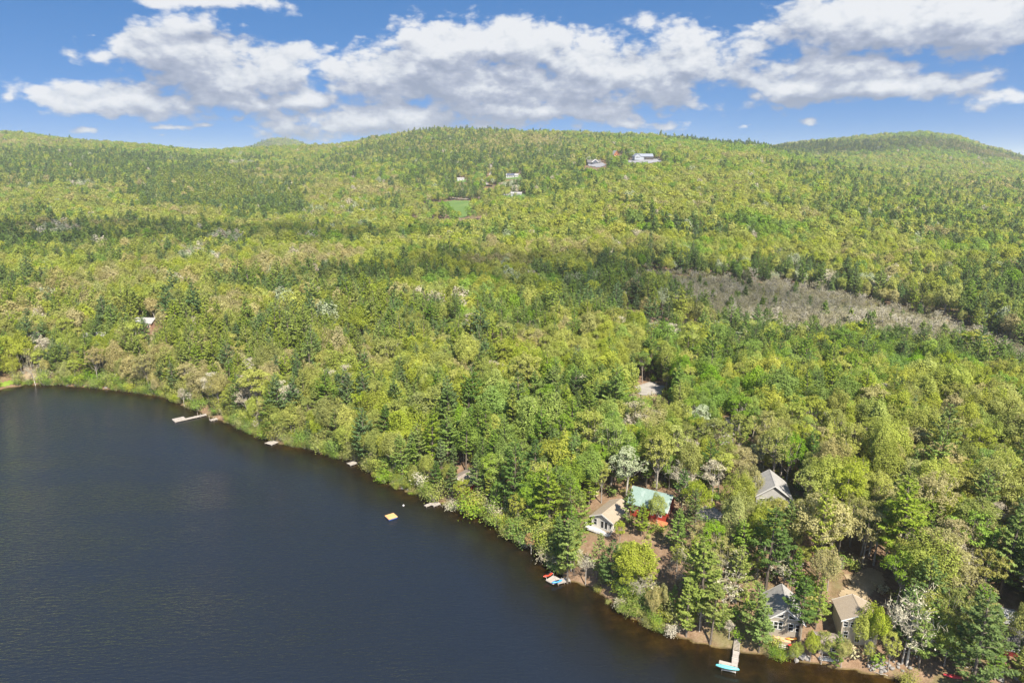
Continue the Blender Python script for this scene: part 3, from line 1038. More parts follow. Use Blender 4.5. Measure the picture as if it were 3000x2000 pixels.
def near_proto(kind, i, seed, tones, bark, **kw):
    (tv, tf), (lv, lf) = proto_meshes(kind, seed, **kw)
    tm = new_mesh('trunk', tv, tf, [bark], True)
    for tone, mat in tones.items():
        cm = new_mesh('crown', lv, lf, [mat])
        PROTO[(kind, tone, i)] = (tm, cm)
    return float(max(tv[:, 2].max(), lv[:, 2].max()))


OAK_T = {k: LEAF[k] for k in ('yellow-green', 'fresh green', 'olive', 'tan-budding')}
PALE_T = {k: LEAF[k] for k in ('silvery', 'cream', 'rusty')}
PH = {}
OAK_N, PINE_N, PALE_N, BARE_N, BUSH_N = 6, 6, 2, 3, 3
for i in range(OAK_N):
    sp = (0.15, 0.30, 0.45, 0.22, 0.55, 0.36)[i]
    PH['broadleaf', i] = near_proto('broadleaf', i, 100 + i, OAK_T, BARK, H=14, RAD=(4.1, 3.6, 4.5, 3.9, 4.4, 3.4)[i], nleaf=(8200, 7400, 8600, 7800, 8000, 7000)[i], ls=0.295, sparse=sp, dome=(i in (0, 3)))
for i in range(PALE_N):
    PH['pale', i] = near_proto('broadleaf', 20 + i, 140 + i, PALE_T, BARK_PALE, H=12.5, RAD=(3.5, 3.9)[i], nleaf=4200, ls=0.27, sparse=0.35)
for i in range(PINE_N):
    PH['pine', i] = near_proto('pine', i, 200 + i, NEEDLE, BARK_PINE, H=17, RAD=(3.6, 3.1, 4.0, 2.8, 3.5, 3.9)[i], ncard=(52, 48, 54, 46, 46, 52)[i], ls=0.58,
                               base=(0.2, 0.28, 0.24, 0.18, 0.36, 0.14)[i])
for i in range(BARE_N):
    PH['bare', i] = near_proto('bare', i, 300 + i, {'grey-brown': TWIG, 'pale': TWIG_PALE}, BARK_PALE if i == 1 else BARK, H=11, RAD=3.3, catkin=(0.0, 0.35, 0.15)[i], n3=12, tw=0.03)
for i in range(BUSH_N):
    PH['bush', i] = near_proto('bush', i, 400 + i, {'yellow-green': LEAF['yellow-green'], 'fresh green': LEAF['fresh green'], 'olive': LEAF['olive'], 'rusty': LEAF['rusty'], 'cream': LEAF['cream'], 'yellowish': NEEDLE['yellowish'], 'mid-green': NEEDLE['mid-green']}, BARK)

# ------------------------------------------------------------------ buildings
WHITE = plain('white_trim', (0.56, 0.55, 0.53), 0.6, 0.06)
GLASS = None


def glass_material():
    m, g = mat_new('window_glass')
    p = g.n('ShaderNodeBsdfPrincipled', {'Base Color': (0.012, 0.016, 0.018, 1), 'Roughness': 0.04, 'Specular IOR Level': 0.7})
    finish(g, p.outputs[0])
    return m


GLASS = glass_material()
KEEP = []          # photo boxes in which nearer trees are thinned: x0, y0, x1, y1, depth, chance to clear
FOOT = []          # footprints (world polygons)


def face_map(face, W, D):
    return {'F': lambda u, v, w: (u, -D / 2 - w, v), 'B': lambda u, v, w: (-u, D / 2 + w, v),
            'L': lambda u, v, w: (-W / 2 - w, -u, v), 'R': lambda u, v, w: (W / 2 + w, u, v)}[face]


def inset(poly, d):
    c = np.mean(poly, 0)
    P = np.array(poly, float)
    n = len(P)
    out = []
    for i in range(n):
        a, b, e = P[i - 1], P[i], P[(i + 1) % n]
        d1, d2 = (b - a) / np.linalg.norm(b - a), (e - b) / np.linalg.norm(e - b)
        n1, n2 = np.array([-d1[1], d1[0]]), np.array([-d2[1], d2[0]])
        if np.dot(n1, c - b) < 0:
            n1 = -n1
        if np.dot(n2, c - b) < 0:
            n2 = -n2
        bis = n1 + n2
        bis /= np.linalg.norm(bis)
        out.append(tuple(b + bis * d / max(0.35, np.dot(bis, n1))))
    return out


def add_window(parent, to3, poly, frame_mat, bars=(), t=0.11, kind='window'):
    inn = inset(poly, t)
    m = MB()
    n = len(poly)
    for i in range(n):
        j = (i + 1) % n
        q = [poly[i], poly[j], inn[j], inn[i]]
        m.prism(q, -0.02, 0.07, to3)
    for (x0, z0, x1, z1) in bars:
        dx, dz = x1 - x0, z1 - z0
        L = math.hypot(dx, dz)
        nx, nz = -dz / L * 0.035, dx / L * 0.035
        m.prism([(x0 + nx, z0 + nz), (x1 + nx, z1 + nz), (x1 - nx, z1 - nz), (x0 - nx, z0 - nz)], 0.0, 0.055, to3)
    fr = m.build(kind, frame_mat, parent)
    MB().prism(inset(poly, t * 0.8), 0.0, 0.025, to3).build('pane', GLASS, fr)
    return fr


def rect(cx, cz, w, h):
    return [(cx - w / 2, cz - h / 2), (cx + w / 2, cz - h / 2), (cx + w / 2, cz + h / 2), (cx - w / 2, cz + h / 2)]


def window_rect(parent, to3, cx, cz, w, h, mat=None, cross=True, t=0.10):
    bars = [(cx - w / 2 + t, cz, cx + w / 2 - t, cz)] if cross else []
    return add_window(parent, to3, rect(cx, cz, w, h), mat or WHITE, bars, t)


def house(name, label, cat, px, py, rz, W, D, Hw, rise, wall, roof, windows=(), ridge='y', over=0.45, trim=None, keep=None, chance=0.9,
          door=None, base=2.5, foundation=None, chimney=None, group=None, lift=0.0, loc=None):
    """gabled building; px, py is the foot of its front wall; its front looks along local -Y"""
    trim = trim or WHITE
    p = np.array(loc) if loc is not None else hit(px, py)
    back = np.array([-math.sin(rz), math.cos(rz)])
    c = p[:2] + back * D / 2
    z0 = float(p[2]) + lift
    t = thing(name, label, cat, (c[0], c[1], z0), rz, group)
    if ridge == 'y':
        to3, span, dep = (lambda u, v, w: (u, w, v)), W, D
    else:
        to3, span, dep = (lambda u, v, w: (w, u, v)), D, W
    h = span / 2
    MB().prism([(-h, -0.05), (h, -0.05), (h, Hw), (0, Hw + rise), (-h, Hw)], -dep / 2, dep / 2, to3).build('wall', wall, t)
    MB().box(-W / 2 + 0.05, W / 2 - 0.05, -D / 2 + 0.05, D / 2 - 0.05, -base, -0.06).build('foundation', foundation or plain('concrete', (0.33, 0.32, 0.30)), t)
    sl = rise / h
    o, th = over, 0.16
    g = 0.03
    chev = [(-h - o, Hw - o * sl + g), (0, Hw + rise + g), (h + o, Hw - o * sl + g), (h + o, Hw - o * sl + g + th), (0, Hw + rise + g + th), (-h - o, Hw - o * sl + g + th)]
    r_ = MB().prism(chev, -dep / 2 - o, dep / 2 + o, to3).build('roof', roof, t)
    MB().prism([(-0.16, Hw + rise + g + th - 0.16 * sl + .02), (0, Hw + rise + g + th + 0.02), (0.16, Hw + rise + g + th - 0.16 * sl + .02), (0, Hw + rise + g + th + 0.07)],
               -dep / 2 - o - .01, dep / 2 + o + .01, to3).build('ridge_cap', roof, r_)
    for s in (-1, 1):
        a, b = (-dep / 2 - o - 0.07, -dep / 2 - o - 0.005) if s < 0 else (dep / 2 + o + 0.005, dep / 2 + o + 0.07)
        fz = [(q[0] * 1.003, q[1] - (0.10 if i < 3 else -0.015)) for i, q in enumerate(chev)]
        MB().prism(fz, a, b, to3).build('fascia', trim, t)
    for wd in windows:
        face, cx, cz, w, hh = wd[:5]
        tri = wd[5] if len(wd) > 5 else None
        f3 = face_map(face, W, D)
        if tri == 'tl':
            add_window(t, f3, [(cx - w / 2, cz - hh / 2), (cx + w / 2, cz - hh / 2), (cx + w / 2, cz + hh / 2)], trim)
        elif tri == 'tr':
            add_window(t, f3, [(cx - w / 2, cz - hh / 2), (cx + w / 2, cz - hh / 2), (cx - w / 2, cz + hh / 2)], trim)
        elif tri == 'plain':
            window_rect(t, f3, cx, cz, w, hh, trim, False)
        else:
            window_rect(t, f3, cx, cz, w, hh, trim)
    if door:
        f3 = face_map(door[0], W, D)
        dr = MB().prism(rect(door[1], door[3] / 2 + 0.02, door[2], door[3]), -0.01, 0.06, f3).build('door', plain('door_paint', (0.30, 0.26, 0.22)), t)
        MB().prism(rect(door[1] + door[2] * .36, door[3] / 2, 0.10, 0.12), 0.06, 0.12, f3).build('handle', plain('steel', (0.5, 0.5, 0.5), 0.3, metallic=1.0), dr)
    if chimney:
        cx, cy, ch = chimney
        MB().box(cx - .35, cx + .35, cy - .35, cy + .35, Hw, Hw + rise + ch).build('chimney', plain('chimney_brick', (0.27, 0.13, 0.10)), r_)
    cs, sn = math.cos(rz), math.sin(rz)
    FOOT.append([(c[0] + (x * cs - y * sn), c[1] + (x * sn + y * cs)) for x, y in ((-W / 2 - 1.6, -D / 2 - 1.8), (W / 2 + 1.6, -D / 2 - 1.8), (W / 2 + 1.6, D / 2 + 1.6), (-W / 2 - 1.6, D / 2 + 1.6))])
    if keep:
        KEEP.append((*keep, float(project(c[0], c[1], z0)[2]), chance))
    return t


def railing(parent, pts, z, h, mat, post=0.09, step=1.3, name='railing'):
    m = MB()
    for (x0, y0), (x1, y1) in zip(pts[:-1], pts[1:]):
        L = math.hypot(x1 - x0, y1 - y0)
        n = max(1, int(L / step))
        for i in range(n + 1):
            x, y = x0 + (x1 - x0) * i / n, y0 + (y1 - y0) * i / n
            m.box(x - post / 2, x + post / 2, y - post / 2, y + post / 2, z, z + h)
        for zz in (z + h, z + h * 0.5, z + 0.12):
            m.tube([(x0, y0, zz), (x1, y1, zz)], 0.045, 4)
        nb = int(L / 0.22)
        for i in range(nb):
            x, y = x0 + (x1 - x0) * (i + .5) / nb, y0 + (y1 - y0) * (i + .5) / nb
            m.tube([(x, y, z + 0.1), (x, y, z + h)], 0.022, 3)
    return m.build(name, mat, parent, kind='stuff')


def decking(parent, x0, x1, y0, y1, z, mat, along='x', plank=0.14, gap=0.018, name='decking', th=0.04):
    m = MB()
    if along == 'x':
        n = max(1, int((y1 - y0) / plank))
        for i in range(n):
            a = y0 + (y1 - y0) * i / n
            m.box(x0, x1, a, a + (y1 - y0) / n - gap, z - th, z)
    else:
        n = max(1, int((x1 - x0) / plank))
        for i in range(n):
            a = x0 + (x1 - x0) * i / n
            m.box(a, a + (x1 - x0) / n - gap, y0, y1, z - th, z)
    return m.build(name, mat, parent, kind='stuff')


DECK_GREY = wood_deck('weathered_decking', (0.35, 0.315, 0.28))
DECK_TAN = wood_deck('tan_decking', (0.50, 0.33, 0.20))
DECK_RAFT = wood_deck('cedar_raft_decking', (0.56, 0.33, 0.14), 0.10)
FRAME_WOOD = plain('weathered_timber', (0.34, 0.30, 0.26), 0.85, 0.2)
CONC = plain('concrete', (0.33, 0.32, 0.30))

# --- white cottage on the bank
R_TAN = shingle('tan_shingles', (0.31, 0.255, 0.19), (0.25, 0.19, 0.12), 0.35)
R_GREY = shingle('grey_shingles', (0.31, 0.30, 0.285), (0.11, 0.105, 0.085), 0.6)
R_DARK = shingle('dark_shingles', (0.115, 0.11, 0.11))
R_GREEN = shingle('green_metal_roof', (0.20, 0.275, 0.24), (0.31, 0.36, 0.34), 0.8)
R_BROWN = shingle('brown_shingles', (0.235, 0.195, 0.165), (0.33, 0.30, 0.26), 0.5)
S_WHITE = siding('white_clapboard', (0.50, 0.47, 0.42))
S_GREY = siding('taupe_clapboard', (0.30, 0.265, 0.215))
S_TAN = siding('tan_board_siding', (0.44, 0.38, 0.29), 0.3, True)
S_RED = siding('barn_red_boards', (0.30, 0.038, 0.022), 0.25, True)
S_DRED = siding('dark_red_boards', (0.17, 0.022, 0.02), 0.25, True)
S_BROWN = siding('brown_board_siding', (0.30, 0.255, 0.21), 0.22, True)
S_LGREY = siding('light_grey_siding', (0.33, 0.355, 0.39))
S_NAVY = siding('slate_blue_siding', (0.075, 0.09, 0.13))
S_LOG = siding('orange_log_siding', (0.42, 0.17, 0.07), 0.3)
S_PURE = siding('bright_white_siding', (0.50, 0.50, 0.50))

wc = house('lakeside_cottage', 'white clapboard cottage with tan shingle roof and railed deck on the wooded bank', 'cottage', 1763, 1552, R(-37), 6.0, 9.4, 3.0, 1.4,
           S_WHITE, R_TAN, [('F', -1.9, 1.7, 1.0, 1.8), ('F', 0.1, 1.5, 1.0, 2.1, 'plain'), ('F', 1.15, 1.5, 1.0, 2.1, 'plain'), ('F', 2.35, 1.7, 0.75, 1.4),
                            ('R', -3.6, 1.8, 1.0, 1.4), ('R', -1.6, 1.8, 1.0, 1.4), ('R', 1.6, 1.8, 1.0, 1.4), ('L', 1.5, 1.8, 1.0, 1.4)],
           keep=(1722, 1452, 1812, 1535), chance=1.0, base=4.0)
dk = MB().box(-4.2, 3.0, -4.7 - 1.8, -4.7, -0.22, -0.02).build('deck', WHITE, wc)
railing(dk, [(-4.15, -4.75), (-4.15, -6.45), (2.95, -6.45), (2.95, -4.75)], 0.0, 1.0, WHITE)
for x in (-4.0, -0.6, 2.8):
    MB().box(x - .1, x + .1, -6.45, -6.25, -4.5, -0.22).build('deck_post', WHITE, wc)

rh = house('red_house', 'barn red house with pale green roof and a skylight, behind the white cottage', 'house', 1895, 1523, R(-30), 9.5, 7.0, 3.8, 2.6,
           S_RED, R_GREEN, [('F', -3.6, 2.3, 0.9, 1.5), ('F', -1.7, 1.6, 1.0, 1.8), ('F', 1.2, 2.3, 0.9, 1.4), ('F', 3.4, 2.3, 0.9, 1.4), ('R', 0, 2.2, 1.0, 1.4)],
           ridge='x', over=0.6, keep=(1856, 1440, 1940, 1500), chance=0.35)
MB().prism([(0.9, -0.5), (1.7, -0.5), (1.7, 0.9), (0.9, 0.9)], 0.0, 0.12, lambda u, v, w: (u, -1.9 + v * 0.8, 3.8 + 2.6 * (1 - (1.9 - v * 0.8) / 3.5) + 0.2 + w)).build('skylight', GLASS, rh)
dk2 = MB().box(1.0, 5.6, -3.5 - 2.6, -3.52, 0.6, 0.75).build('deck', plain('cedar_stain', (0.42, 0.15, 0.07), 0.7, 0.15), rh)

house('grey_house', 'grey shingled house with white windows among oaks uphill', 'house', 2262, 1500, R(-12), 8.2, 9.0, 4.2, 3.0,
      siding('grey_clapboard', (0.36, 0.35, 0.33)), R_GREY, [('F', -2.6, 3.0, 1.3, 1.1), ('F', -1.2, 3.0, 1.3, 1.1), ('F', 2.4, 2.9, 1.1, 1.4), ('R', 0, 2.6, 1.0, 1.3)],
      keep=(2228, 1405, 2312, 1462), chance=0.85)

gc = house('gable_cottage', 'taupe cottage with triangular gable windows and grey roof above the teal canoe dock', 'cottage', 2296, 1872, R(-14), 6.5, 8.0, 4.2, 2.6,
           S_GREY, R_GREY, [('F', -1.35, 5.15, 1.9, 1.25, 'tl'), ('F', 1.35, 5.15, 1.9, 1.25, 'tr'), ('F', -2.7, 2.75, 0.85, 1.75), ('F', -1.82, 2.75, 0.85, 1.75),
                            ('F', -0.94, 2.75, 0.85, 1.75), ('F', 1.05, 2.75, 1.05, 1.75), ('F', 2.3, 2.75, 0.85, 1.75), ('L', -1.0, 2.6, 1.0, 1.4), ('R', 1.0, 2.6, 1.0, 1.4)],
           over=0.5, keep=(2250, 1742, 2318, 1848), chance=0.95, base=4.5, foundation=plain('shadowed_stone', (0.20, 0.18, 0.16)))

tc = house('tan_cottage', 'tall tan cottage with pale board siding below the sandy clearing', 'cottage', 2512, 1893, R(-10), 6.8, 6.0, 5.4, 1.6,
           S_TAN, R_TAN, [('F', -2.75, 4.5, 0.95, 1.25), ('F', -1.55, 4.5, 0.85, 1.25), ('F', -0.55, 4.4, 0.85, 1.25), ('F', 1.2, 4.4, 0.9, 1.25), 
                          ('F', -2.5, 2.1, 0.95, 1.5), ('F', -0.3, 1.3, 1.0, 1.5, 'plain'), ('F', 2.0, 2.1, 0.95, 1.4)],
           over=0.4, keep=(2468, 1812, 2510, 1880), chance=0.8, base=3.5)

bh = house('boathouse', 'low brown boathouse with one white window and a white balustrade near the water', 'boathouse', 2428, 1918, R(-10), 3.9, 3.2, 2.3, 0.5,
           S_BROWN, R_BROWN, [('F', 0.75, 1.35, 0.85, 1.2)], ridge='x', over=0.3, keep=(2402, 1878, 2456, 1926), chance=0.9, base=2.0)
dk3 = MB().box(-2.1, 2.1, -1.6 - 1.3, -1.62, -0.55, -0.4).build('deck', WHITE, bh)
railing(dk3, [(-2.05, -2.85), (2.05, -2.85)], -0.4, 0.8, WHITE, step=0.9)

house('cabin', 'dark red cabin with a row of white windows at the right edge', 'cabin', 2972, 1926, R(-22), 7.5, 6.0, 2.7, 1.3,
      S_DRED, R_DARK, [('F', x, 1.75, 0.95, 1.25) for x in (-3.1, -2.1, -1.1, -0.1, 0.9, 1.9, 2.9)], ridge='x', over=0.35, keep=(2932, 1885, 3000, 1925), chance=0.55, base=3.5)
house('white_bungalow', 'long low bungalow with white eaves half hidden by pines, above the dark red cabin', 'house', 2892, 1842, R(-24), 9.5, 5.0, 2.3, 1.0,
      S_WHITE, plain('pale_metal_roof', (0.32, 0.315, 0.31), 0.5, 0.08), [('F', x, 1.35, 0.9, 1.1) for x in (-3.4, -1.2, 1.2, 3.4)], ridge='x', over=0.35, keep=(2850, 1812, 2925, 1830), chance=0.1)
house('shore_cabin', 'red cabin with grey-brown roof on the littered slope above the paired docks', 'cabin', 1342, 1448, R(-38), 7.5, 8.0, 3.4, 1.6,
      S_RED, R_BROWN, [('F', -2.4, 2.2, 1.0, 1.5), ('F', -0.6, 2.2, 1.0, 1.5), ('F', 1.6, 2.2, 1.2, 1.5), ('F', 0.4, 0.2, 1.2, 1.0)], keep=(1308, 1385, 1350, 1425), chance=0.1, base=4.0)
house('white_house', 'white house behind pines at the left end of the lake', 'house', 276, 1024, R(14), 9.0, 8.0, 5.4, 2.0,
      S_PURE, plain('pale_metal_roof', (0.32, 0.315, 0.31)), [('F', -3, 4.0, 1.0, 1.3), ('F', 0, 4.0, 1.0, 1.3), ('F', 3, 4.0, 1.0, 1.3), ('F', -3, 1.5, 1.0, 1.4), ('F', 0, 1.5, 1.0, 1.4), ('F', 3, 1.5, 1.0, 1.4)],
      ridge='x', keep=(256, 968, 300, 1005), chance=0.45)
house('brown_house', 'brown house with white trim deep in the pines, upper left of the long dock', 'house', 418, 966, R(-6), 10.0, 7.5, 3.6, 2.0,
      siding('russet_boards', (0.36, 0.22, 0.15), 0.25, True), plain('pale_roof_grey', (0.29, 0.285, 0.28)), [('F', x, 2.0, 1.1, 1.4) for x in (-3.6, -1.2, 1.2, 3.6)], ridge='x', keep=(390, 934, 448, 962), chance=0.75)
house('grey_shed', 'small pale roofed shed beside the gravel yard in the middle of the wood', 'shed', 2150, 1262, R(-15), 5.0, 4.0, 2.4, 1.2,
      S_LGREY, plain('pale_roof_grey', (0.29, 0.285, 0.28)), [('F', 0, 1.4, 1.0, 1.0)], ridge='x', keep=(2132, 1232, 2172, 1255), chance=0.4)

# --- houses far up the hillside
house('hill_house', 'slate blue house with white gable trim on the hillside, lowest of three', 'house', 1741, 482, R(8), 25, 11, 4.0, 4.5,
      S_NAVY, R_DARK, [('F', x, 2.2, 2.2, 1.8) for x in (-10, -6, 6, 10)], ridge='x', over=0.9, keep=(1720, 466, 1775, 490), chance=1.0, base=8)
_h = bpy.data.objects['hill_house']
MB().prism([(-5.5, -0.05), (5.5, -0.05), (5.5, 4.0), (0, 8.6), (-5.5, 4.0)], -9.0, -5.4, lambda u, v, w: (u + 1.0, w, v)).build('gable_wing', S_NAVY, _h)
MB().prism([(-6.6, 3.2), (0, 8.7), (6.6, 3.2), (6.6, 4.3), (0, 9.8), (-6.6, 4.3)], -9.8, -4.0, lambda u, v, w: (u + 1.0, w, v)).build('gable_roof', WHITE, _h)
for x in (-2.4, 0.2, 2.8):
    window_rect(_h, lambda u, v, w: (u + 1.0, -9.0 - w, v), x, 2.6, 2.0, 2.6, WHITE)
house('timber_house', 'orange log house with a steep glazed gable, highest on the hillside', 'house', 1806, 456, R(14), 11, 16, 3.0, 7.5,
      S_LOG, plain('pale_roof_grey', (0.29, 0.285, 0.28)), [('F', -1.3, 5.4, 2.2, 3.6, 'tl'), ('F', 1.3, 5.4, 2.2, 3.6, 'tr'), ('F', -2.5, 1.8, 2.2, 2.2), ('F', 2.5, 1.8, 2.2, 2.2)],
      over=1.3, trim=plain('orange_timber', (0.45, 0.17, 0.06)), keep=(1795, 438, 1822, 454), chance=1.0, base=8)
gh = house('hilltop_house', 'large light grey house with dark porch on a bare grey terrace', 'house', 1893, 469, R(5), 26, 13, 6.5, 4.5,
           S_LGREY, plain('slate_metal_roof', (0.20, 0.22, 0.27)), [('F', x, 4.6, 2.0, 2.0) for x in (-4, 0, 4, 8)], ridge='x', over=0.7, keep=(1842, 446, 1935, 474), chance=1.0, base=9)
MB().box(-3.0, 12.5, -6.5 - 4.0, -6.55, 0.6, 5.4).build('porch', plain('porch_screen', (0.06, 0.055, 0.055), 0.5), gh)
MB().prism([(-5.5, -0.05), (5.5, -0.05), (5.5, 7.0), (0, 11.2), (-5.5, 7.0)], -11.0, 6.0, lambda u, v, w: (u - 17.5, w, v)).build('gable_wing', S_LGREY, gh)
MB().prism([(-6.2, 6.5), (0, 11.3), (6.2, 6.5), (6.2, 6.9), (0, 11.8), (-6.2, 6.9)], -11.6, 6.6, lambda u, v, w: (u - 17.5, w, v)).build('gable_roof', plain('slate_metal_roof', (0.20, 0.22, 0.27)), gh)
for x in (-2.6, 0, 2.6):
    window_rect(gh, lambda u, v, w: (u - 17.5, -11.0 - w, v), x, 4.6, 1.7, 2.2, WHITE)
drape('grey_terrace', [tuple(hp(px, py)[:2]) for px, py in [(1826, 479), (1850, 467), (1885, 462), (1930, 464), (1946, 474), (1900, 482)]], 4.0, 0.9, mat_stonefill, 1.0)
drape('grey_terrace', [tuple(hp(px, py)[:2]) for px, py in [(1718, 488), (1730, 480), (1768, 477), (1780, 485), (1755, 493)]], 4.0, 0.9, mat_stonefill, 1.0)
for lawn in ([(1470, 528), (1478, 514), (1530, 512), (1536, 526)], [(1330, 536), (1334, 522), (1368, 521), (1372, 535)], [(1440, 584), (1455, 566), (1545, 564), (1550, 582)]):
    drape('lawn', [tuple(hp(px, py)[:2]) for px, py in lawn], 4.0, 0.45, mat_grass, 1.5)
sh = house('solar_house', 'white house with dark solar panels beside the hillside dirt road', 'house', 1500, 521, R(-8), 22, 10, 4.2, 3.0,
           S_PURE, plain('pale_roof_grey', (0.29, 0.285, 0.28)), [('F', x, 2.2, 2.0, 2.2) for x in (-8, -4, 0, 5)], ridge='x', over=0.6, keep=(1484, 507, 1524, 524), chance=1.0, base=6)
for k in range(6):
    MB().prism([(-10 + k * 2.4, 0.1), (-7.75 + k * 2.4, 0.1), (-7.75 + k * 2.4, 0.86), (-10 + k * 2.4, 0.86)], 0.25, 0.37,
               lambda u, v, w: (u, -5.0 + v * 5.0, 4.2 + 3.0 * v + w)).build('solar_panel', plain('solar_cell', (0.02, 0.035, 0.09), 0.2), sh)
house('farm_shed', 'small bright white shed left of the hillside dirt road', 'shed', 1350, 530, R(10), 13, 8, 3.6, 2.0, S_PURE, plain('pale_metal_roof', (0.32, 0.315, 0.31)),
      [('F', -3, 1.8, 1.6, 1.6), ('F', 3, 1.8, 1.6, 1.6)], ridge='x', keep=(1340, 519, 1364, 529), chance=1.0, base=4)
house('farmhouse', 'white farmhouse behind shade trees right of the green meadow', 'house', 1487, 572, R(-5), 12, 8, 4.4, 2.6, S_PURE, R_DARK,
      [('F', x, 2.4, 1.3, 1.8) for x in (-4, -1.4, 1.4, 4)], keep=(1462, 560, 1500, 572), chance=0.9, base=4, ridge='x')
house('grey_barn', 'low grey barn right of the white farmhouse', 'barn', 1512, 574, R(-5), 17, 9, 3.2, 2.2, S_LGREY, plain('pale_roof_grey', (0.29, 0.285, 0.28)),
      [('F', -5, 1.6, 1.6, 1.4), ('F', 5, 1.6, 1.6, 1.4)], keep=(1490, 565, 1535, 575), chance=0.9, base=4, ridge='x')


# ------------------------------------------------------------------ docks, boats and things by the water
def frame_from(p0, p1):
    d = p1[:2] - p0[:2]
    return math.hypot(*d), math.atan2(d[1], d[0])


def dock(name, label, px0, py0, px1, py1, width, z=0.5, mat=None, posts=True, head=None, keep=None, cat='dock', post_h=0.25, extra_posts=()):
    """walkway from shore end (px0) to water end (px1); head: (length, width, side) platform at the water end"""
    a, b = on_z(px0, py0, z), on_z(px1, py1, z)
    L, ang = frame_from(a, b)
    t = thing(name, label, cat, (a[0], a[1], 0), ang)
    mat = mat or DECK_GREY
    decking(t, 0, L, -width / 2, width / 2, z, mat, along='y')
    m = MB()
    for s in (-1, 1):
        m.box(0, L, s * (width / 2 - 0.03) - 0.03, s * (width / 2 - 0.03) + 0.03, z - 0.22, z - 0.045)
    m.build('stringer', FRAME_WOOD, t, kind='stuff')
    if head:
        hl, hw, side = head
        y0, y1 = (width / 2 + .02, width / 2 + hw) if side > 0 else (-width / 2 - hw, -width / 2 - .02)
        decking(t, L - hl, L, y0, y1, z, mat, along='y', name='platform')
        MB().box(L - hl, L, y0, y1, z - 0.20, z - 0.05).build('platform_frame', FRAME_WOOD, t)
    if posts:
        n = max(2, int(L / 3))
        for i in range(n + 1):
            x = 0.15 + (L - 0.3) * i / n
            for s in (-1, 1):
                MB().tube([(x, s * (width / 2 + 0.05), -1.6), (x, s * (width / 2 + 0.05), z + post_h)], 0.05, 6).build('post', FRAME_WOOD, t)
    for (x, y, h) in extra_posts:
        MB().tube([(x * L, y, -1.6), (x * L, y, z + h)], 0.07, 6).build('mooring_post', FRAME_WOOD, t)
    if keep:
        KEEP.append((*keep, float(project(a[0], a[1], 0)[2]), 1.0))
    return t, L


dock('long_dock', 'long narrow weathered dock with square end platform reaching out from the far shore', 604, 1213, 511, 1234, 1.5, 0.5,
     head=(4.2, 2.6, -1), extra_posts=((0.2, 0.85, 1.3), (0.25, -0.85, 1.3)), keep=(495, 1200, 612, 1240))
dock('short_dock', 'short pale dock with tall corner posts beside the long dock', 636, 1225, 615, 1230, 1.6, 0.5, extra_posts=((0.95, -.9, 1.6), (0.6, .9, 1.3)), keep=(608, 1215, 640, 1234))
dock('shore_platform', 'square grey swim platform below fallen bare branches', 806, 1291, 785, 1300, 3.2, 0.45, keep=(776, 1283, 815, 1306))
dock('grey_platform', 'pale grey boat platform tight against the shrubby bank', 1042, 1352, 1021, 1359, 2.2, 0.5, keep=(1015, 1345, 1048, 1366))
dock('narrow_dock', 'narrow plank dock, longer of two side by side', 1279, 1468, 1245, 1481, 1.1, 0.45, keep=(1238, 1464, 1290, 1486))
dock('wide_dock', 'wide stub dock, shorter of two side by side', 1287, 1472, 1266, 1479, 1.5, 0.40)
kd, _ = dock('kayak_dock', 'pale dock with square platform carrying a red and a blue kayak', 1668, 1694, 1630, 1703, 1.5, 0.5, keep=(1588, 1675, 1662, 1715))
# its square platform, turned away from the walkway
pq = [on_z(*q, 0.5) for q in ((1630, 1706), (1601, 1693), (1619, 1688), (1634, 1699))]
a, b = (pq[0] + pq[3]) / 2, (pq[1] + pq[2]) / 2
L, ang = frame_from(a, b)
inv = kd.matrix_basis.inverted() if False else (Matrix.Translation(kd.location) @ Matrix.Rotation(kd.rotation_euler[2], 4, 'Z')).inverted()
loc = inv @ Vector((a[0], a[1], 0))
for nm, mbx, mt, st_ in (('platform', None, DECK_GREY, True), ('platform_frame', None, FRAME_WOOD, False)):
    if st_:
        o = decking(kd, 0, L, -1.35, 1.35, 0.52, mt, along='y', name=nm)
    else:
        o = MB().box(0, L, -1.35, 1.35, 0.3, 0.47).build(nm, mt, kd)
    o.location = loc
    o.rotation_euler = (0, 0, ang - kd.rotation_euler[2])
for s in (-1.2, 1.2):
    o = MB().tube([(L - .1, s, 0.5), (L - .1, s, 1.05), (L + 0.9, s, 1.05)], 0.05, 5).build('rack_arm', WHITE, kd)
    o.location = loc
    o.rotation_euler = (0, 0, ang - kd.rotation_euler[2])


def hull_mesh(L, W, H, open_top=False, flip=False, rocker=0.10):
    ns, nr = 17, 10
    vs, fs = [], []
    for i in range(ns):
        s = -1 + 2 * i / (ns - 1)
        w = W / 2 * max(0.02, (1 - abs(s) ** 2.4)) ** 0.8
        zr = rocker * abs(s) ** 3
        for k in range(nr):
            a = math.pi * k / (nr - 1)
            vs.append((s * L / 2, -w * math.cos(a), H - (H - zr) * math.sin(a) ** 0.7 + zr * 0.6))
    for i in range(ns - 1):
        for k in range(nr - 1):
            fs.append((i * nr + k, i * nr + k + 1, (i + 1) * nr + k + 1, (i + 1) * nr + k))
    if not open_top:            # decked over, slightly peaked
        base = len(vs)
        for i in range(ns):
            s = -1 + 2 * i / (ns - 1)
            vs.append((s * L / 2, 0, H + rocker * abs(s) ** 3 * 0.6 + 0.07 * (1 - s * s)))
        for i in range(ns - 1):
            fs.append((i * nr, (i + 1) * nr, base + i + 1, base + i))
            fs.append((i * nr + nr - 1, base + i, base + i + 1, (i + 1) * nr + nr - 1))
    if flip:
        vs = [(x, y, H - z) for x, y, z in vs]
    return vs, fs


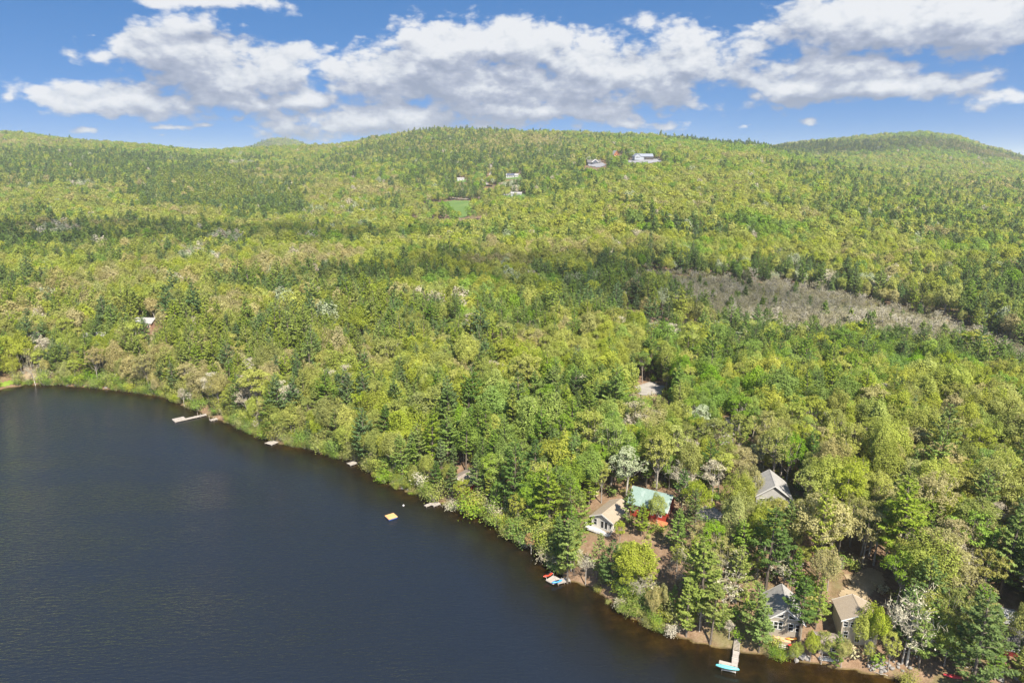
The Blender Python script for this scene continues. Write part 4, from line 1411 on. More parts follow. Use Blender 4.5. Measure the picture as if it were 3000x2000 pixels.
def boat(name, label, cat, p0, p1, z, W, H, col, flip=False, cockpit=True, tilt=0.0, rough=0.35):
    a, b = np.array(p0), np.array(p1)
    L = float(np.linalg.norm(b - a))
    c = (a + b) / 2
    ang = math.atan2(b[1] - a[1], b[0] - a[0])
    pit = math.asin(max(-.6, min(.6, (b[2] - a[2]) / L)))
    t = thing(name, label, cat, (c[0], c[1], c[2]))
    t.rotation_euler = (tilt, -pit, ang)
    vs, fs = hull_mesh(L, W, H, open_top=False, flip=flip)
    mt = plain(name + '_plastic_' + str(abs(hash(col)) % 999), col, rough, 0.08, 1.5)
    me = new_mesh('hull', vs, fs, [mt], True)
    bm = bmesh.new()
    bm.from_mesh(me)
    bmesh.ops.recalc_face_normals(bm, faces=bm.faces)
    bm.to_mesh(me)
    bm.free()
    link('hull', me, t)
    if cockpit and not flip:
        m = MB()
        n = 14
        ring = [(0.55 * math.cos(2 * math.pi * i / n), W * 0.27 * math.sin(2 * math.pi * i / n)) for i in range(n)]
        m.prism(ring, H + 0.02, H + 0.10, lambda u, v, w: (u, v, w)).build('cockpit', plain('cockpit_black', (0.02, 0.02, 0.02), 0.6), t)
    if flip:
        MB().tube([(-L * .47, 0, H * 0.93), (-L * .2, 0, H + 0.01), (L * .2, 0, H + 0.01), (L * .47, 0, H * .93)], 0.03, 5).build('keel', mt, t)
        m = MB()
        for s in (-1, 1):
            pts = [((-1 + 2 * i / 10) * L / 2, s * W / 2 * max(0.02, (1 - abs(-1 + 2 * i / 10) ** 2.4)) ** .8, 0.02) for i in range(11)]
            m.tube(pts, 0.03, 4)
        m.build('gunwale', plain('gunwale_black', (0.05, 0.05, 0.05)), t, kind='stuff')
    return t


boat('kayak', 'red kayak racked off the platform of the two-kayak dock', 'kayak', on_z(1592, 1691, 1.1), on_z(1619, 1681, 1.1), 1.1, 0.72, 0.34, (0.62, 0.05, 0.02))
boat('kayak', 'blue kayak lying along the edge of the two-kayak dock', 'kayak', on_z(1617, 1709, 0.55), on_z(1647, 1701, 0.55), 0.6, 0.75, 0.36, (0.05, 0.27, 0.62))

# near dock with stairs and teal canoe
nd, NL = dock('stair_dock', 'grey dock with wooden stairs to the bank and a canoe rack at its end', 2157, 1905, 2151, 1953, 1.15, 0.55, head=(1.0, 2.3, -1), keep=(2095, 1868, 2170, 1972))
MB().box(NL * .47, NL * .47 + 0.06, -.58, .58, 0.553, 0.575).build('seam_board', plain('pale_board', (0.60, 0.57, 0.52)), nd)
a = on_z(2157, 1905, 0.55)
b = hit(2160, 1872)
n = 11
sdir = b[:2] - a[:2]
sL = float(np.linalg.norm(sdir))
st = thing('bank_stairs', 'flight of grey wooden steps climbing the bank from the canoe dock', 'stairs', (a[0], a[1], 0.55), math.atan2(sdir[1], sdir[0]))
rise = max(1.2, float(b[2]) - 0.55)
for i in range(n):
    x = 0.1 + sL * (i + .3) / n
    z = rise * (i + 1) / n
    MB().box(x, x + sL / n * 0.62, -0.52, 0.52, z - 0.05, z).build('tread', DECK_GREY, st)
for s in (-1, 1):
    MB().prism([(0, -0.3), (0.25, -0.3), (sL, rise - 0.3), (sL, rise - 0.06), (0, -0.02)], s * 0.56 - 0.03, s * 0.56 + 0.03, lambda u, v, w: (u, w, v)).build('stringer', FRAME_WOOD, st)
ca, cb = on_z(2097, 1948, 1.0), on_z(2166, 1962, 1.0)
boat('canoe', 'teal canoe turned upside down on the rack at the stair dock end', 'canoe', ca, cb, 1.0, 0.85, 0.42, (0.13, 0.50, 0.52), flip=True, rough=0.45)
ra, rb = on_z(2114, 1959, 0.35), on_z(2156, 1967, 0.35)
rk = thing('canoe_rack', 'pale timber rack holding the teal canoe above the water', 'rack', ((ra[0] + rb[0]) / 2, (ra[1] + rb[1]) / 2, 0), math.atan2(rb[1] - ra[1], rb[0] - ra[0]))
rl = float(np.linalg.norm(rb - ra))
MB().box(-rl / 2, rl / 2, -0.07, 0.07, 0.25, 0.40).build('rail', plain('pale_board', (0.60, 0.57, 0.52)), rk)
for s in (-1, 1):
    MB().tube([(s * rl / 2.1, 0, -1.5), (s * rl / 2.1, 0, 0.98)], 0.05, 6).build('upright', FRAME_WOOD, rk)
    MB().box(s * rl / 2.1 - .05, s * rl / 2.1 + .05, -0.1, 1.1, 0.84, 0.95).build('arm', FRAME_WOOD, rk)

# swim raft
rc = on_z(1146, 1512, 0.5)
rft = thing('swim_raft', 'orange cedar swim raft on blue floats, alone on open water', 'raft', (rc[0], rc[1], 0), R(36))
decking(rft, -1.35, 1.35, -1.35, 1.35, 0.62, DECK_RAFT, along='x')
MB().box(-1.33, 1.33, -1.33, 1.33, 0.46, 0.575).build('frame', plain('cedar_frame', (0.55, 0.36, 0.2)), rft)
for y in (-0.9, 0.0, 0.9):
    MB().tube([(-1.25, y, 0.2), (1.25, y, 0.2)], 0.27, 12).build('float', plain('blue_barrel', (0.03, 0.10, 0.36), 0.4, 0.2), rft)
bc = on_z(1182, 1480, 0.1)
by = thing('buoy', 'small white mooring buoy near the swim raft', 'buoy', (bc[0], bc[1], 0))
bm = bmesh.new()
bmesh.ops.create_uvsphere(bm, u_segments=16, v_segments=10, radius=0.28)
for v in bm.verts:
    v.co.z = v.co.z * 0.9 + 0.12
me = bpy.data.meshes.new('ball')
bm.to_mesh(me)
bm.free()
me.materials.append(WHITE)
me.polygons.foreach_set('use_smooth', np.ones(len(me.polygons), bool))
link('ball', me, by)
MB().tube([(0, 0, 0.34), (0, 0, 0.48)], 0.05, 6).build('eyelet', plain('steel', (0.5, 0.5, 0.5)), by)

# below the gable cottage
p = hit(2290, 1882)
lt = thing('low_deck', 'low tan wooden deck on a stone wall below the gable cottage', 'deck', (p[0], p[1], p[2] + 0.5), R(-14))
decking(lt, -1.6, 1.6, -0.7, 0.9, 0.0, DECK_TAN, along='x', name='decking')
MB().box(-1.6, 1.6, -0.68, 0.88, -1.3, -0.06).build('stone_wall', plain('field_stone', (0.30, 0.22, 0.17), 0.9, 0.4, 4.0, 0.6), lt)
p = hit(2291, 1899)
ws = thing('white_steps', 'white painted steps beneath the low tan deck', 'stairs', (p[0], p[1], p[2]), R(-14))
for i in range(5):
    MB().box(-0.6, 0.6, -0.3 + i * 0.30, -0.06 + i * 0.30, i * 0.20 - 0.02, i * 0.20 + 0.04).build('tread', WHITE, ws)
for s in (-1, 1):
    MB().prism([(-0.35, -0.25), (1.3, 0.75), (1.3, 0.98), (-0.35, 0.0)], s * 0.64 - .03, s * 0.64 + .03, lambda u, v, w: (w, u, v)).build('stringer', plain('grey_board', (0.36, 0.34, 0.32)), ws)
p = hit(2322, 1898)
boat('kayak', 'red kayak pulled up beside the white steps, nearer the water', 'kayak', (p[0] - 1.2, p[1] - .4, p[2] + .45), (p[0] + 1.3, p[1] - .5, p[2] + .45), 0, 0.7, 0.32, (0.55, 0.04, 0.03))
p = hit(2322, 1890)
boat('kayak', 'orange-yellow kayak pulled up beside the white steps, behind the red one', 'kayak', (p[0] - 1.3, p[1] + .4, p[2] + .6), (p[0] + 1.2, p[1] + .4, p[2] + .6), 0, 0.7, 0.32, (0.62, 0.26, 0.03))
p, q = hit(2450, 1880), hit(2486, 1886)
boat('rowing_boat', 'green overturned rowing boat with a white stern below the tan cottage', 'boat', (p[0], p[1], p[2] + .5), (q[0], q[1], q[2] + .5), 0, 1.1, 0.5, (0.04, 0.20, 0.13), flip=True)
rb_ = [o for o in bpy.data.objects if o.name == 'rowing_boat'][0]
MB().box(-float(np.linalg.norm(q - p)) / 2 + 0.05, -float(np.linalg.norm(q - p)) / 2 + 0.9, -0.46, 0.46, 0.15, 0.52).build('stern_panel', WHITE, rb_)
p = hit(2550, 1925)
tb = thing('dock_section', 'grey dock section stored on legs among the shore rocks', 'dock', (p[0], p[1], p[2]), R(-12))
decking(tb, -0.75, 0.75, -0.3, 2.3, 1.0, wood_deck('blue_grey_decking', (0.38, 0.40, 0.43)), along='x', name='decking')
for x in (-.68, .68):
    for y in (-.22, 2.2):
        MB().box(x - .05, x + .05, y - .05, y + .05, -0.6, 0.95).build('leg', FRAME_WOOD, tb)
KEEP.append((2538, 1892, 2562, 1928, float(project(p[0], p[1], p[2])[2]), 1.0))
p, q = hit(2688, 1912), hit(2722, 1926)
mbt = boat('motor_boat', 'white motor boat under a blue tarpaulin among trees', 'boat', (p[0], p[1], p[2] + .4), (q[0], q[1], q[2] + .5), 0, 1.7, 0.8, (0.66, 0.65, 0.63), cockpit=False)
ml = float(np.linalg.norm(q - p))
MB().prism([(-0.7, 0.82), (0, 1.25), (0.7, 0.82), (0.62, 0.78), (-0.62, 0.78)], -ml * 0.22, ml * 0.36, lambda u, v, w: (w, u, v)).build('tarpaulin', plain('blue_tarp', (0.04, 0.16, 0.52), 0.5, 0.25, 2.0), mbt)
KEEP.append((2682, 1895, 2726, 1924, float(project(p[0], p[1], p[2])[2]), 0.9))
p, q = hit(2762, 1979), hit(2816, 1994)
boat('canoe', 'bright red canoe lying on the bare bank at the bottom right', 'canoe', (p[0], p[1], p[2] + .25), (q[0], q[1], q[2] + .25), 0, 0.85, 0.42, (0.55, 0.05, 0.06), flip=True)
KEEP.append((2755, 1970, 2822, 2000, float(project(p[0], p[1], p[2])[2]), 1.0))
KEEP.append((2272, 1872, 2330, 1905, 120.0, 0.7))
KEEP.append((2445, 1870, 2490, 1890, 122.0, 0.8))

# ------------------------------------------------------------------ where the trees stand
def scatter():
    """jittered stand of trees: x, y, spacing"""
    out = []
    for (y0, y1, s) in ((60, 330, 4.0), (330, 620, 5.3), (620, 1200, 6.8), (1200, 2000, 8.3), (2000, 3450, 11.5), (4700, 5900, 15.0)):
        amax = 1.02 if y0 < 300 else 0.86
        xs = np.arange(-amax * y1, amax * y1, s)
        ys = np.arange(y0, y1, s)
        X, Y = np.meshgrid(xs, ys)
        X = X + rng.uniform(-.44, .44, X.shape) * s + (np.arange(len(ys)) % 2)[:, None] * s * .5
        Y = Y + rng.uniform(-.44, .44, Y.shape) * s
        k = (np.abs(X) < amax * Y + 12) & ((Y < 4000) | (np.abs(X / Y + 0.325) < 0.075))
        out.append(np.stack([X[k], Y[k], np.full(k.sum(), s)], 1))
    return np.vstack(out)


T = scatter()


def shore_row():
    """overhanging brush and young trees right at the water"""
    seg = np.hypot(*np.diff(SHORE, axis=0).T)
    cum = np.concatenate([[0], np.cumsum(seg)])
    s_ = np.arange(cum[1], cum[-3], 1.0)
    x, y = np.interp(s_, cum, SHORE[:, 0]), np.interp(s_, cum, SHORE[:, 1])
    k = (np.abs(x) < 1.0 * y + 20) & (y < 420) & (y > 40)
    x, y = x[k], y[k]
    tx, ty = np.gradient(x), np.gradient(y)
    n_ = np.hypot(tx, ty)
    off = rng.uniform(-0.7, 3.6, len(x))
    r1 = np.stack([x - ty / n_ * off, y + tx / n_ * off, np.full(len(x), 1.0)], 1)
    off = rng.uniform(-0.9, 1.3, len(x))
    r2 = np.stack([x - ty / n_ * off + rng.normal(0, .4, len(x)), y + tx / n_ * off, np.full(len(x), 0.9)], 1)
    # the wooded bank of the nearest cottages
    bp = [tuple(hp(px, py)[:2]) for px, py in ((2180, 1895), (2640, 1890), (3000, 1910), (3040, 2010), (2640, 1975), (2200, 1922))]
    q = np.array(bp)
    ex_ = np.stack([rng.uniform(q[:, 0].min(), q[:, 0].max(), 420), rng.uniform(q[:, 1].min(), q[:, 1].max(), 420), np.full(420, 4.01)], 1)
    ex_ = ex_[in_poly(ex_[:, 0], ex_[:, 1], bp)][:75]
    return np.vstack([r1, r2, ex_])


_sr = shore_row()
T = np.vstack([T, _sr])
sd = shore_dist(T[:, 0], T[:, 1])
ok_ = (sd > 0.9) | ((T[:, 2] <= 1.0) & (sd > -1.0))
T = T[ok_]
sd = sd[ok_]
keepm = ~in_poly(T[:, 0], T[:, 1], BOG) & ~in_poly(T[:, 0], T[:, 1], MEADOW)
for wp in CLEAR_W + FOOT + SHORE_BARE + [strip(DRIVE, 9.0), strip(ROAD, [9, 9, 10, 9, 8, 7, 5]), BANK]:
    keepm &= ~in_poly(T[:, 0], T[:, 1], wp)
# the dock stairs
sa, sb = on_z(2157, 1905)[:2], hit(2160, 1868)[:2]
keepm &= ~in_poly(T[:, 0], T[:, 1], strip([sa, (sa + sb) / 2, sb], 4.0))
T, sd = T[keepm], sd[keepm]
TZ = tz(T[:, 0], T[:, 1])
# hide what the ridges hide (with a generous margin)
az = T[:, 0] / T[:, 1]
bins = np.clip(((az + 1.1) / 2.2 * 360).astype(int), 0, 359)
slope_top = (TZ + 22 - CAMH) / T[:, 1]
slope_gnd = (TZ + 6 - CAMH) / T[:, 1]
vis = np.ones(len(T), bool)
for b in range(360):
    i = np.where(bins == b)[0]
    i = i[np.argsort(T[i, 1])]
    mx = np.maximum.accumulate(np.concatenate([[-9], slope_gnd[i][:-1]]))
    vis[i] = slope_top[i] > mx - 0.002
T, TZ, sd = T[vis], TZ[vis], sd[vis]
NT_ = len(T)
PX, PY, DEP = project(T[:, 0], T[:, 1], TZ + 9)

# --- which kind stands where
u = rng.random(NT_)
st1 = fbm(T[:, 0], T[:, 1], 130, 3, 31)
st2 = fbm(T[:, 0], T[:, 1], 60, 3, 47)
_far = sstep(DEP, 600, 1300)
st0 = fbm(T[:, 0], T[:, 1], 420, 3, 37)
st1 = st1 * (1 - _far) + st0 * _far
pp = 0.03 + 0.9 * sstep(st1 * (0.55 + 0.2 * _far) + st2 * (0.45 - 0.2 * _far), 0.45 + 0.075 * _far, 0.66 - 0.05 * _far)
pp = np.where(DEP > 800, pp * 0.75, pp)
pp = np.where(sd < 30, np.maximum(pp, 0.42), pp)


def zone(poly, val, soft=1.0):
    global pp
    k = in_poly(PX, PY, poly)
    pp = np.where(k, pp * (1 - soft) + val * soft, pp)


zone([(360, 560), (560, 480), (880, 560), (920, 640), (640, 610), (420, 600)], 0.93)
zone([(0, 640), (400, 640), (760, 690), (700, 770), (300, 780), (0, 760)], 0.62, .8)
zone([(1560, 800), (1850, 810), (2020, 920), (2000, 960), (1700, 900)], 0.85)
zone([(2000, 925), (2300, 960), (2620, 1000), (2900, 1060), (2900, 1100), (2500, 1060), (2150, 1000)], 0.62)
zone([(2820, 820), (3100, 850), (3100, 1040), (2880, 960)], 0.75)
zone([(2200, 470), (3100, 560), (3100, 760), (2500, 640)], 0.42, .8)
zone([(250, 880), (620, 900), (700, 1010), (400, 1060), (260, 1010)], 0.72)
zone([(780, 690), (1000, 640), (1150, 700), (1000, 760)], 0.15)
zone([(1150, 560), (1900, 600), (1900, 760), (1250, 720)], 0.10)
zone([(1180, 380), (1450, 385), (1900, 410), (1500, 440), (1250, 470)], 0.45, .6)
zone([(2000, 1450), (2650, 1350), (3000, 1400), (3000, 1650), (2500, 1700), (2050, 1700)], 0.16, .8)
zone([(2650, 1620), (3000, 1600), (3100, 2000), (2640, 2000)], 0.42, .8)
bogd = np.full(NT_, 1e9)
for (x1, y1), (x2, y2) in zip(BOG, BOG[1:] + BOG[:1]):
    dx, dy = x2 - x1, y2 - y1
    t_ = np.clip(((T[:, 0] - x1) * dx + (T[:, 1] - y1) * dy) / (dx * dx + dy * dy), 0, 1)
    bogd = np.minimum(bogd, np.hypot(T[:, 0] - x1 - t_ * dx, T[:, 1] - y1 - t_ * dy))
pp = np.where((bogd < 26) & (PX > 1650), np.maximum(pp, 0.66), pp)

kind = np.where(u < pp, 1, 0)                       # 1 pine, 0 broadleaf
pale_f = fbm(T[:, 0], T[:, 1], 45, 2, 61)
u2 = rng.random(NT_)
ppale = 0.018 + 0.10 * sstep(pale_f, 0.60, 0.75)
for (cx, cy, rx, ry, v) in ((165, 680, 75, 16, .8), (665, 700, 55, 18, .85), (590, 752, 60, 14, .85), (900, 700, 60, 14, .4), (120, 1000, 60, 40, .35), (790, 1130, 260, 80, .12),
                            (2480, 800, 400, 40, .12), (2900, 1620, 120, 90, .14), (2650, 1620, 140, 60, .10), (1000, 620, 120, 22, .3), (240, 540, 45, 8, .8), (700, 480, 50, 6, .8),
                            (1500, 930, 400, 120, .05), (1330, 580, 14, 10, .9), (1500, 545, 22, 14, .8)):
    e = ((PX - cx) / rx) ** 2 + ((PY - cy) / ry) ** 2
    ppale = np.maximum(ppale, v * (e < 1))
kind = np.where(u2 < ppale, 2, kind)                # 2 pale leafing tree
u3 = rng.random(NT_)
pbare = 0.02 + 0.05 * (sd < 14) + 0.10 * (bogd < 18) + 0.10 * ((PX > 1900) & (PY > 1250))
kind = np.where((kind != 1) & (u3 < pbare), 3, kind)   # 3 bare tree
# low growth along the water
u4 = rng.random(NT_)
kind = np.where((sd < 3.2) & (u4 < 0.25) & (T[:, 1] < 420), 4, kind)
row_ = T[:, 2] == 1.0
kind = np.where(T[:, 2] <= 1.0, 4, kind)
kind = np.where(row_ & (u4 > 0.60) & (sd > 0.2), np.where(u > 0.55, 0, np.where(u > 0.2, 1, 3)), kind)

# --- tone and size
ton_f = fbm(T[:, 0], T[:, 1], 80, 3, 71) * (1 - _far) + fbm(T[:, 0], T[:, 1], 330, 4, 77) * _far
ut = np.clip(rng.normal(0.5, 0.22, NT_) * 0.6 + (ton_f - 0.5) * 1.5 + 0.2, 0, 1)
tone_oak = np.select([ut < 0.25, ut < 0.70, ut < 0.84], [1, 0, 2], 3)         # fresh, yellow-green, olive, tan
_fq = rng.random(NT_)
tone_oak = np.where((DEP > 620) & (tone_oak == 0) & (_fq < sstep(DEP, 500, 1300) * 0.55), np.where(_fq < 0.2, 2, 1), tone_oak)
_nr = in_poly(PX, PY, [(1900, 1250), (3200, 1150), (3200, 2200), (1900, 2000)])
_q = rng.random(NT_)
tone_oak = np.where(_nr, np.select([_q < .10, _q < .58, _q < .84], [1, 0, 2], 3), tone_oak)
tone_pine = np.select([ut < 0.36, ut < 0.60, ut < 0.78], [0, 1, 3], 2)
k = (sd < 170) & (DEP < 420)
tone_pine = np.where(k & (tone_pine == 0) & (rng.random(NT_) < .6), 1, tone_pine)
tone_pine = np.where(k & (rng.random(NT_) < .3), 2, tone_pine)
tone_pale = np.where(rng.random(NT_) < .55, 0, 1)
tone_pale = np.where((sd < 60) & (tone_pale == 0), 1, tone_pale)
size = np.clip(rng.normal(0.95, 0.21, NT_), 0.5, 1.5)
size = size * np.where(T[:, 2] > 8, 1.12, 1.0) * np.where(T[:, 2] > 11, 1.12, 1.0)
size = np.where(kind == 1, size * rng.uniform(0.86, 1.12, NT_), size)
size = np.where((sd < 6) & (kind < 3), size * rng.uniform(0.85, 1.12, NT_), size)
size = np.where(kind == 4, size * rng.uniform(0.6, 1.7, NT_), size)
size = np.where(row_ & (kind == 4), rng.uniform(1.2, 2.9, NT_), size)
size = np.where(T[:, 2] == 0.9, np.clip(size, 0.3, 1.3), size)
size = np.where(T[:, 2] == 4.01, size * rng.uniform(.55, 1.0, NT_), size)
size = np.where(row_ & (kind != 4), size * rng.uniform(.55, 1.0, NT_), size)
wide = rng.uniform(0.80, 1.24, NT_)
yaw = rng.uniform(0, 6.283, NT_)
H0 = np.select([kind == 1, kind == 2, kind == 3, kind == 4], [17, 12.5, 11, 2.6], 14.0) * size
HALF = np.select([kind == 1, kind == 2, kind == 3, kind == 4], [3.4, 3.7, 3.2, 1.7], 4.5) * size * wide

# --- views kept open as the photo shows them
drop = np.zeros(NT_, bool)
xb, yb, db = project(T[:, 0], T[:, 1], TZ + H0 * 0.2)
xt, yt, dt = project(T[:, 0], T[:, 1], TZ + H0 * 0.96)
hw = HALF * FPX / DEP
ur = rng.random(NT_)
for (x0, y0, x1, y1, dep, ch) in KEEP:
    ov = (np.minimum(xb, xt) - hw * .85 < x1) & (np.maximum(xb, xt) + hw * .85 > x0) & (yt < y1) & (yb > y0) & (DEP < dep + 3)
    drop |= ov & (ur < ch)
# clear look at the yards
for (x0, y0, x1, y1, ch) in ((1850, 1118, 1945, 1160, .93), (2105, 1190, 2200, 1300, .9), (2035, 1480, 2115, 1530, .7), (2440, 1650, 2600, 1795, .85), (10, 1080, 150, 1135, .35),
                             (1205, 574, 1430, 640, .9), (1424, 478, 1450, 550, .97), (1840, 836, 2800, 940, .75), (2330, 1890, 2640, 1930, .12),
                             (560, 1190, 640, 1232, .6), (180, 1095, 300, 1135, .3), (1690, 1570, 1745, 1700, .6), (1905, 1570, 1955, 1680, .7), (2490, 1590, 2575, 1665, .6), (2840, 1960, 3000, 2000, .6)):
    g_ = hit((x0 + x1) / 2, y1)
    dep = float(project(*g_)[2])
    ov = (np.minimum(xb, xt) - hw * .7 < x1) & (np.maximum(xb, xt) + hw * .7 > x0) & (yt < y1) & (yb > y0) & (DEP < dep)
    drop |= ov & (ur < ch)
sel = ~drop
T, TZ, sd, kind, size, wide, yaw, DEP, PX, PY, H0 = [q[sel] for q in (T, TZ, sd, kind, size, wide, yaw, DEP, PX, PY, H0)]
tone_oak, tone_pine, tone_pale = tone_oak[sel], tone_pine[sel], tone_pale[sel]

# --- trees the photo lets one pick out: kind, tone, foot pixel, height, width factor
OAK_TONES, PINE_TONES, PALE_TONES = ['yellow-green', 'fresh green', 'olive', 'tan-budding'], ['dark green', 'mid-green', 'yellowish', 'blue-green'], ['silvery', 'cream', 'rusty']
SPECIAL = [
    (2, 'silvery', 1834, 1462, 15.0, 1.25), (1, 'mid-green', 1326, 1468, 12.0, 1.1), (0, 'yellow-green', 1356, 1486, 9.0, 1.0), (0, 'olive', 1318, 1440, 9.0, 0.9), (0, 'yellow-green', 1925, 1545, 9.0, 1.0), (1, 'mid-green', 2450, 1960, 8.0, 1.0), (0, 'yellow-green', 2530, 1915, 9.0, 0.9), (1, 'mid-green', 2690, 1960, 13.0, 1.1), (0, 'olive', 2870, 1870, 9.0, 1.1), (0, 'yellow-green', 2330, 1945, 5.0, 1.0), (2, 'rusty', 1556, 1626, 6.5, 0.9), (3, 'pale', 1715, 1712, 10.0, 0.9), (1, 'mid-green', 1662, 1712, 17.0, 1.05),
    (1, 'mid-green', 1694, 1600, 15.0, 1.0), (1, 'dark green', 1790, 1740, 13.0, 1.2), (1, 'yellowish', 1890, 1720, 12.0, 1.3), (0, 'yellow-green', 1815, 1600, 7.0, 0.9), (0, 'yellow-green', 2552, 1925, 11.0, 1.0), (0, 'yellow-green', 2372, 1938, 7.0, 0.9), (0, 'yellow-green', 2540, 1960, 6.0, 0.8), (0, 'olive', 2330, 1600, 12.0, 1.1), (1, 'mid-green', 1690, 1430, 17.0, 1.0), (1, 'mid-green', 1842, 1545, 11.5, 1.1), (1, 'yellowish', 1878, 1572, 9.0, 1.2),
    (2, 'cream', 2900, 1590, 11.0, 1.0), (3, 'pale', 2690, 1700, 12.0, 1.1), (2, 'cream', 2835, 1710, 9.0, 0.9), (3, 'pale', 2655, 1955, 17.0, 0.9), (3, 'pale', 2640, 1950, 15.0, 0.8),
    (1, 'dark green', 2338, 1884, 15.0, 1.25), (0, 'yellow-green', 2600, 1972, 9.0, 0.9), (0, 'olive', 2462, 1960, 6.5, 0.9), (0, 'yellow-green', 2405, 1944, 7.5, 1.0), (1, 'mid-green', 2212, 1880, 14.0, 1.1), (1, 'mid-green', 2640, 1900, 15.0, 1.1), (0, 'yellow-green', 2765, 1955, 10.0, 1.0), (1, 'mid-green', 2860, 1900, 14.0, 1.2), (0, 'olive', 2880, 1760, 12.0, 1.1), (2, 'cream', 2700, 1560, 10.0, 1.0), (0, 'tan-budding', 2560, 1580, 12.0, 1.1), (1, 'yellowish', 2080, 1888, 14.0, 1.2), (1, 'yellowish', 2010, 1866, 14.0, 1.15), (1, 'mid-green', 2222, 1912, 11.0, 1.1),
    (1, 'dark green', 2020, 1230, 15.0, 1.0), (1, 'yellowish', 2160, 1250, 14.0, 1.2), (1, 'mid-green', 2240, 1250, 14.0, 1.2), (1, 'dark green', 1845, 1165, 18.0, 1.0),
    (1, 'dark green', 2365, 1430, 17.0, 1.0), (1, 'mid-green', 2905, 1990, 7.5, 1.2), (1, 'yellowish', 2985, 1998, 8.0, 1.2), (1, 'mid-green', 2820, 1960, 10.0, 1.1),
    (2, 'silvery', 704, 872, 13.0, 1.3), (3, 'pale', 105, 1130, 11.0, 1.1), (2, 'cream', 540, 1190, 8.0, 1.0), (0, 'olive', 2490, 1600, 13.0, 1.2), (1, 'dark green', 2950, 1700, 18.0, 1.3),
    (2, 'cream', 2135, 1875, 4.5, 0.9), (1, 'mid-green', 1450, 1420, 18.0, 1.0), (1, 'mid-green', 1365, 1380, 17.0, 1.0), (1, 'dark green', 1130, 1330, 17.0, 1.0),
]
ex = []
for (kd_, tone, px, py, h, wf) in SPECIAL:
    p = hit(px, py)
    ex.append((kd_, tone, p, h, wf))

# --- individuals: the trees that show largest, each an object with its parts
TREES = []        # dict per individual


def add_tree(kd, tone, p, h, wf, yw):
    i = random.randrange(1000)
    if kd == 0:
        key, ref, nm = ('broadleaf', tone, i % OAK_N), 14.0, 'broadleaf_tree'
    elif kd == 1:
        key, ref, nm = ('pine', tone, i % PINE_N), 17.0, 'pine_tree'
    elif kd == 2:
        key, ref, nm = ('broadleaf', tone, 20 + i % PALE_N), 12.5, 'pale_tree'
    elif kd == 3:
        key, ref, nm = ('bare', tone, i % BARE_N), 11.0, 'bare_tree'
    else:
        key, ref, nm = ('bush', tone, i % BUSH_N), 2.6, 'shrub'
    s = h / ref
    root = bpy.data.objects.new(nm, None)
    COL.objects.link(root)
    root.empty_display_size = 0.5
    root.location = (float(p[0]), float(p[1]), float(p[2]) - 0.15)
    root.rotation_euler = (random.gauss(0, .025), random.gauss(0, .025), yw)
    root.scale = (s * wf, s * wf, s)
    tm, cm = PROTO[key]
    for n_, me in (('trunk', tm), ('crown', cm)):
        o = bpy.data.objects.new(n_, me)
        COL.objects.link(o)
        o.parent = root
    px, py, dep = project(p[0], p[1], p[2] + h * 0.6)
    TREES.append(dict(o=root, kind=kd, tone=tone, px=float(px), py=float(py), dep=float(dep), h=h, wf=wf, x=float(p[0]), y=float(p[1])))


taken = np.zeros(len(T), bool)
LIMIT = {0: 285, 1: 275, 2: 60, 3: 70, 4: 150}
spec_xy = np.array([[e[2][0], e[2][1]] for e in ex])
for e in spec_xy:                                   # make room for the picked-out trees
    taken |= np.hypot(T[:, 0] - e[0], T[:, 1] - e[1]) < 2.6
removed = taken.copy()
TZ_vis = (PX > -60) & (PX < 3060) & (PY < 2080) & (PY > 300)
for (kd, tone, p, h, wf) in ex:
    add_tree(kd, tone, p, h, wf, random.uniform(0, 6.28))
for kd, lim in LIMIT.items():
    idx = np.where((kind == kd) & TZ_vis & ~taken)[0]
    idx = idx[np.argsort(DEP[idx])][:lim]
    for i in idx:
        if kd == 0:
            tone = OAK_TONES[tone_oak[i]]
        elif kd == 1:
            tone = PINE_TONES[tone_pine[i]]
        elif kd == 2:
            tone = PALE_TONES[tone_pale[i]]
        elif kd == 3:
            tone = 'pale' if i % 3 else 'grey-brown'
        else:
            tone = ['yellow-green', 'fresh green', 'olive', 'yellow-green', 'olive', 'yellowish', 'olive', 'mid-green', 'olive', 'cream', 'mid-green', 'yellowish'][i % 12]
        add_tree(kd, tone, (T[i, 0], T[i, 1], TZ[i]), H0[i], wide[i], yaw[i])
        taken[i] = True


# ------------------------------------------------------------------ the rest of the forest: one object of stuff per kind
def proto_object(kindname, seed, mat, bark, **kw):
    (tv, tf), (lv, lf) = proto_meshes(kindname, seed, **kw)
    v = np.vstack([tv, lv])
    f = np.vstack([tf, lf + len(tv)])
    me = new_mesh('forest_' + kindname, v, f, [bark, mat], False, np.concatenate([np.zeros(len(tf)), np.ones(len(lf))]))
    return bpy.data.objects.new('forest_' + kindname, me)


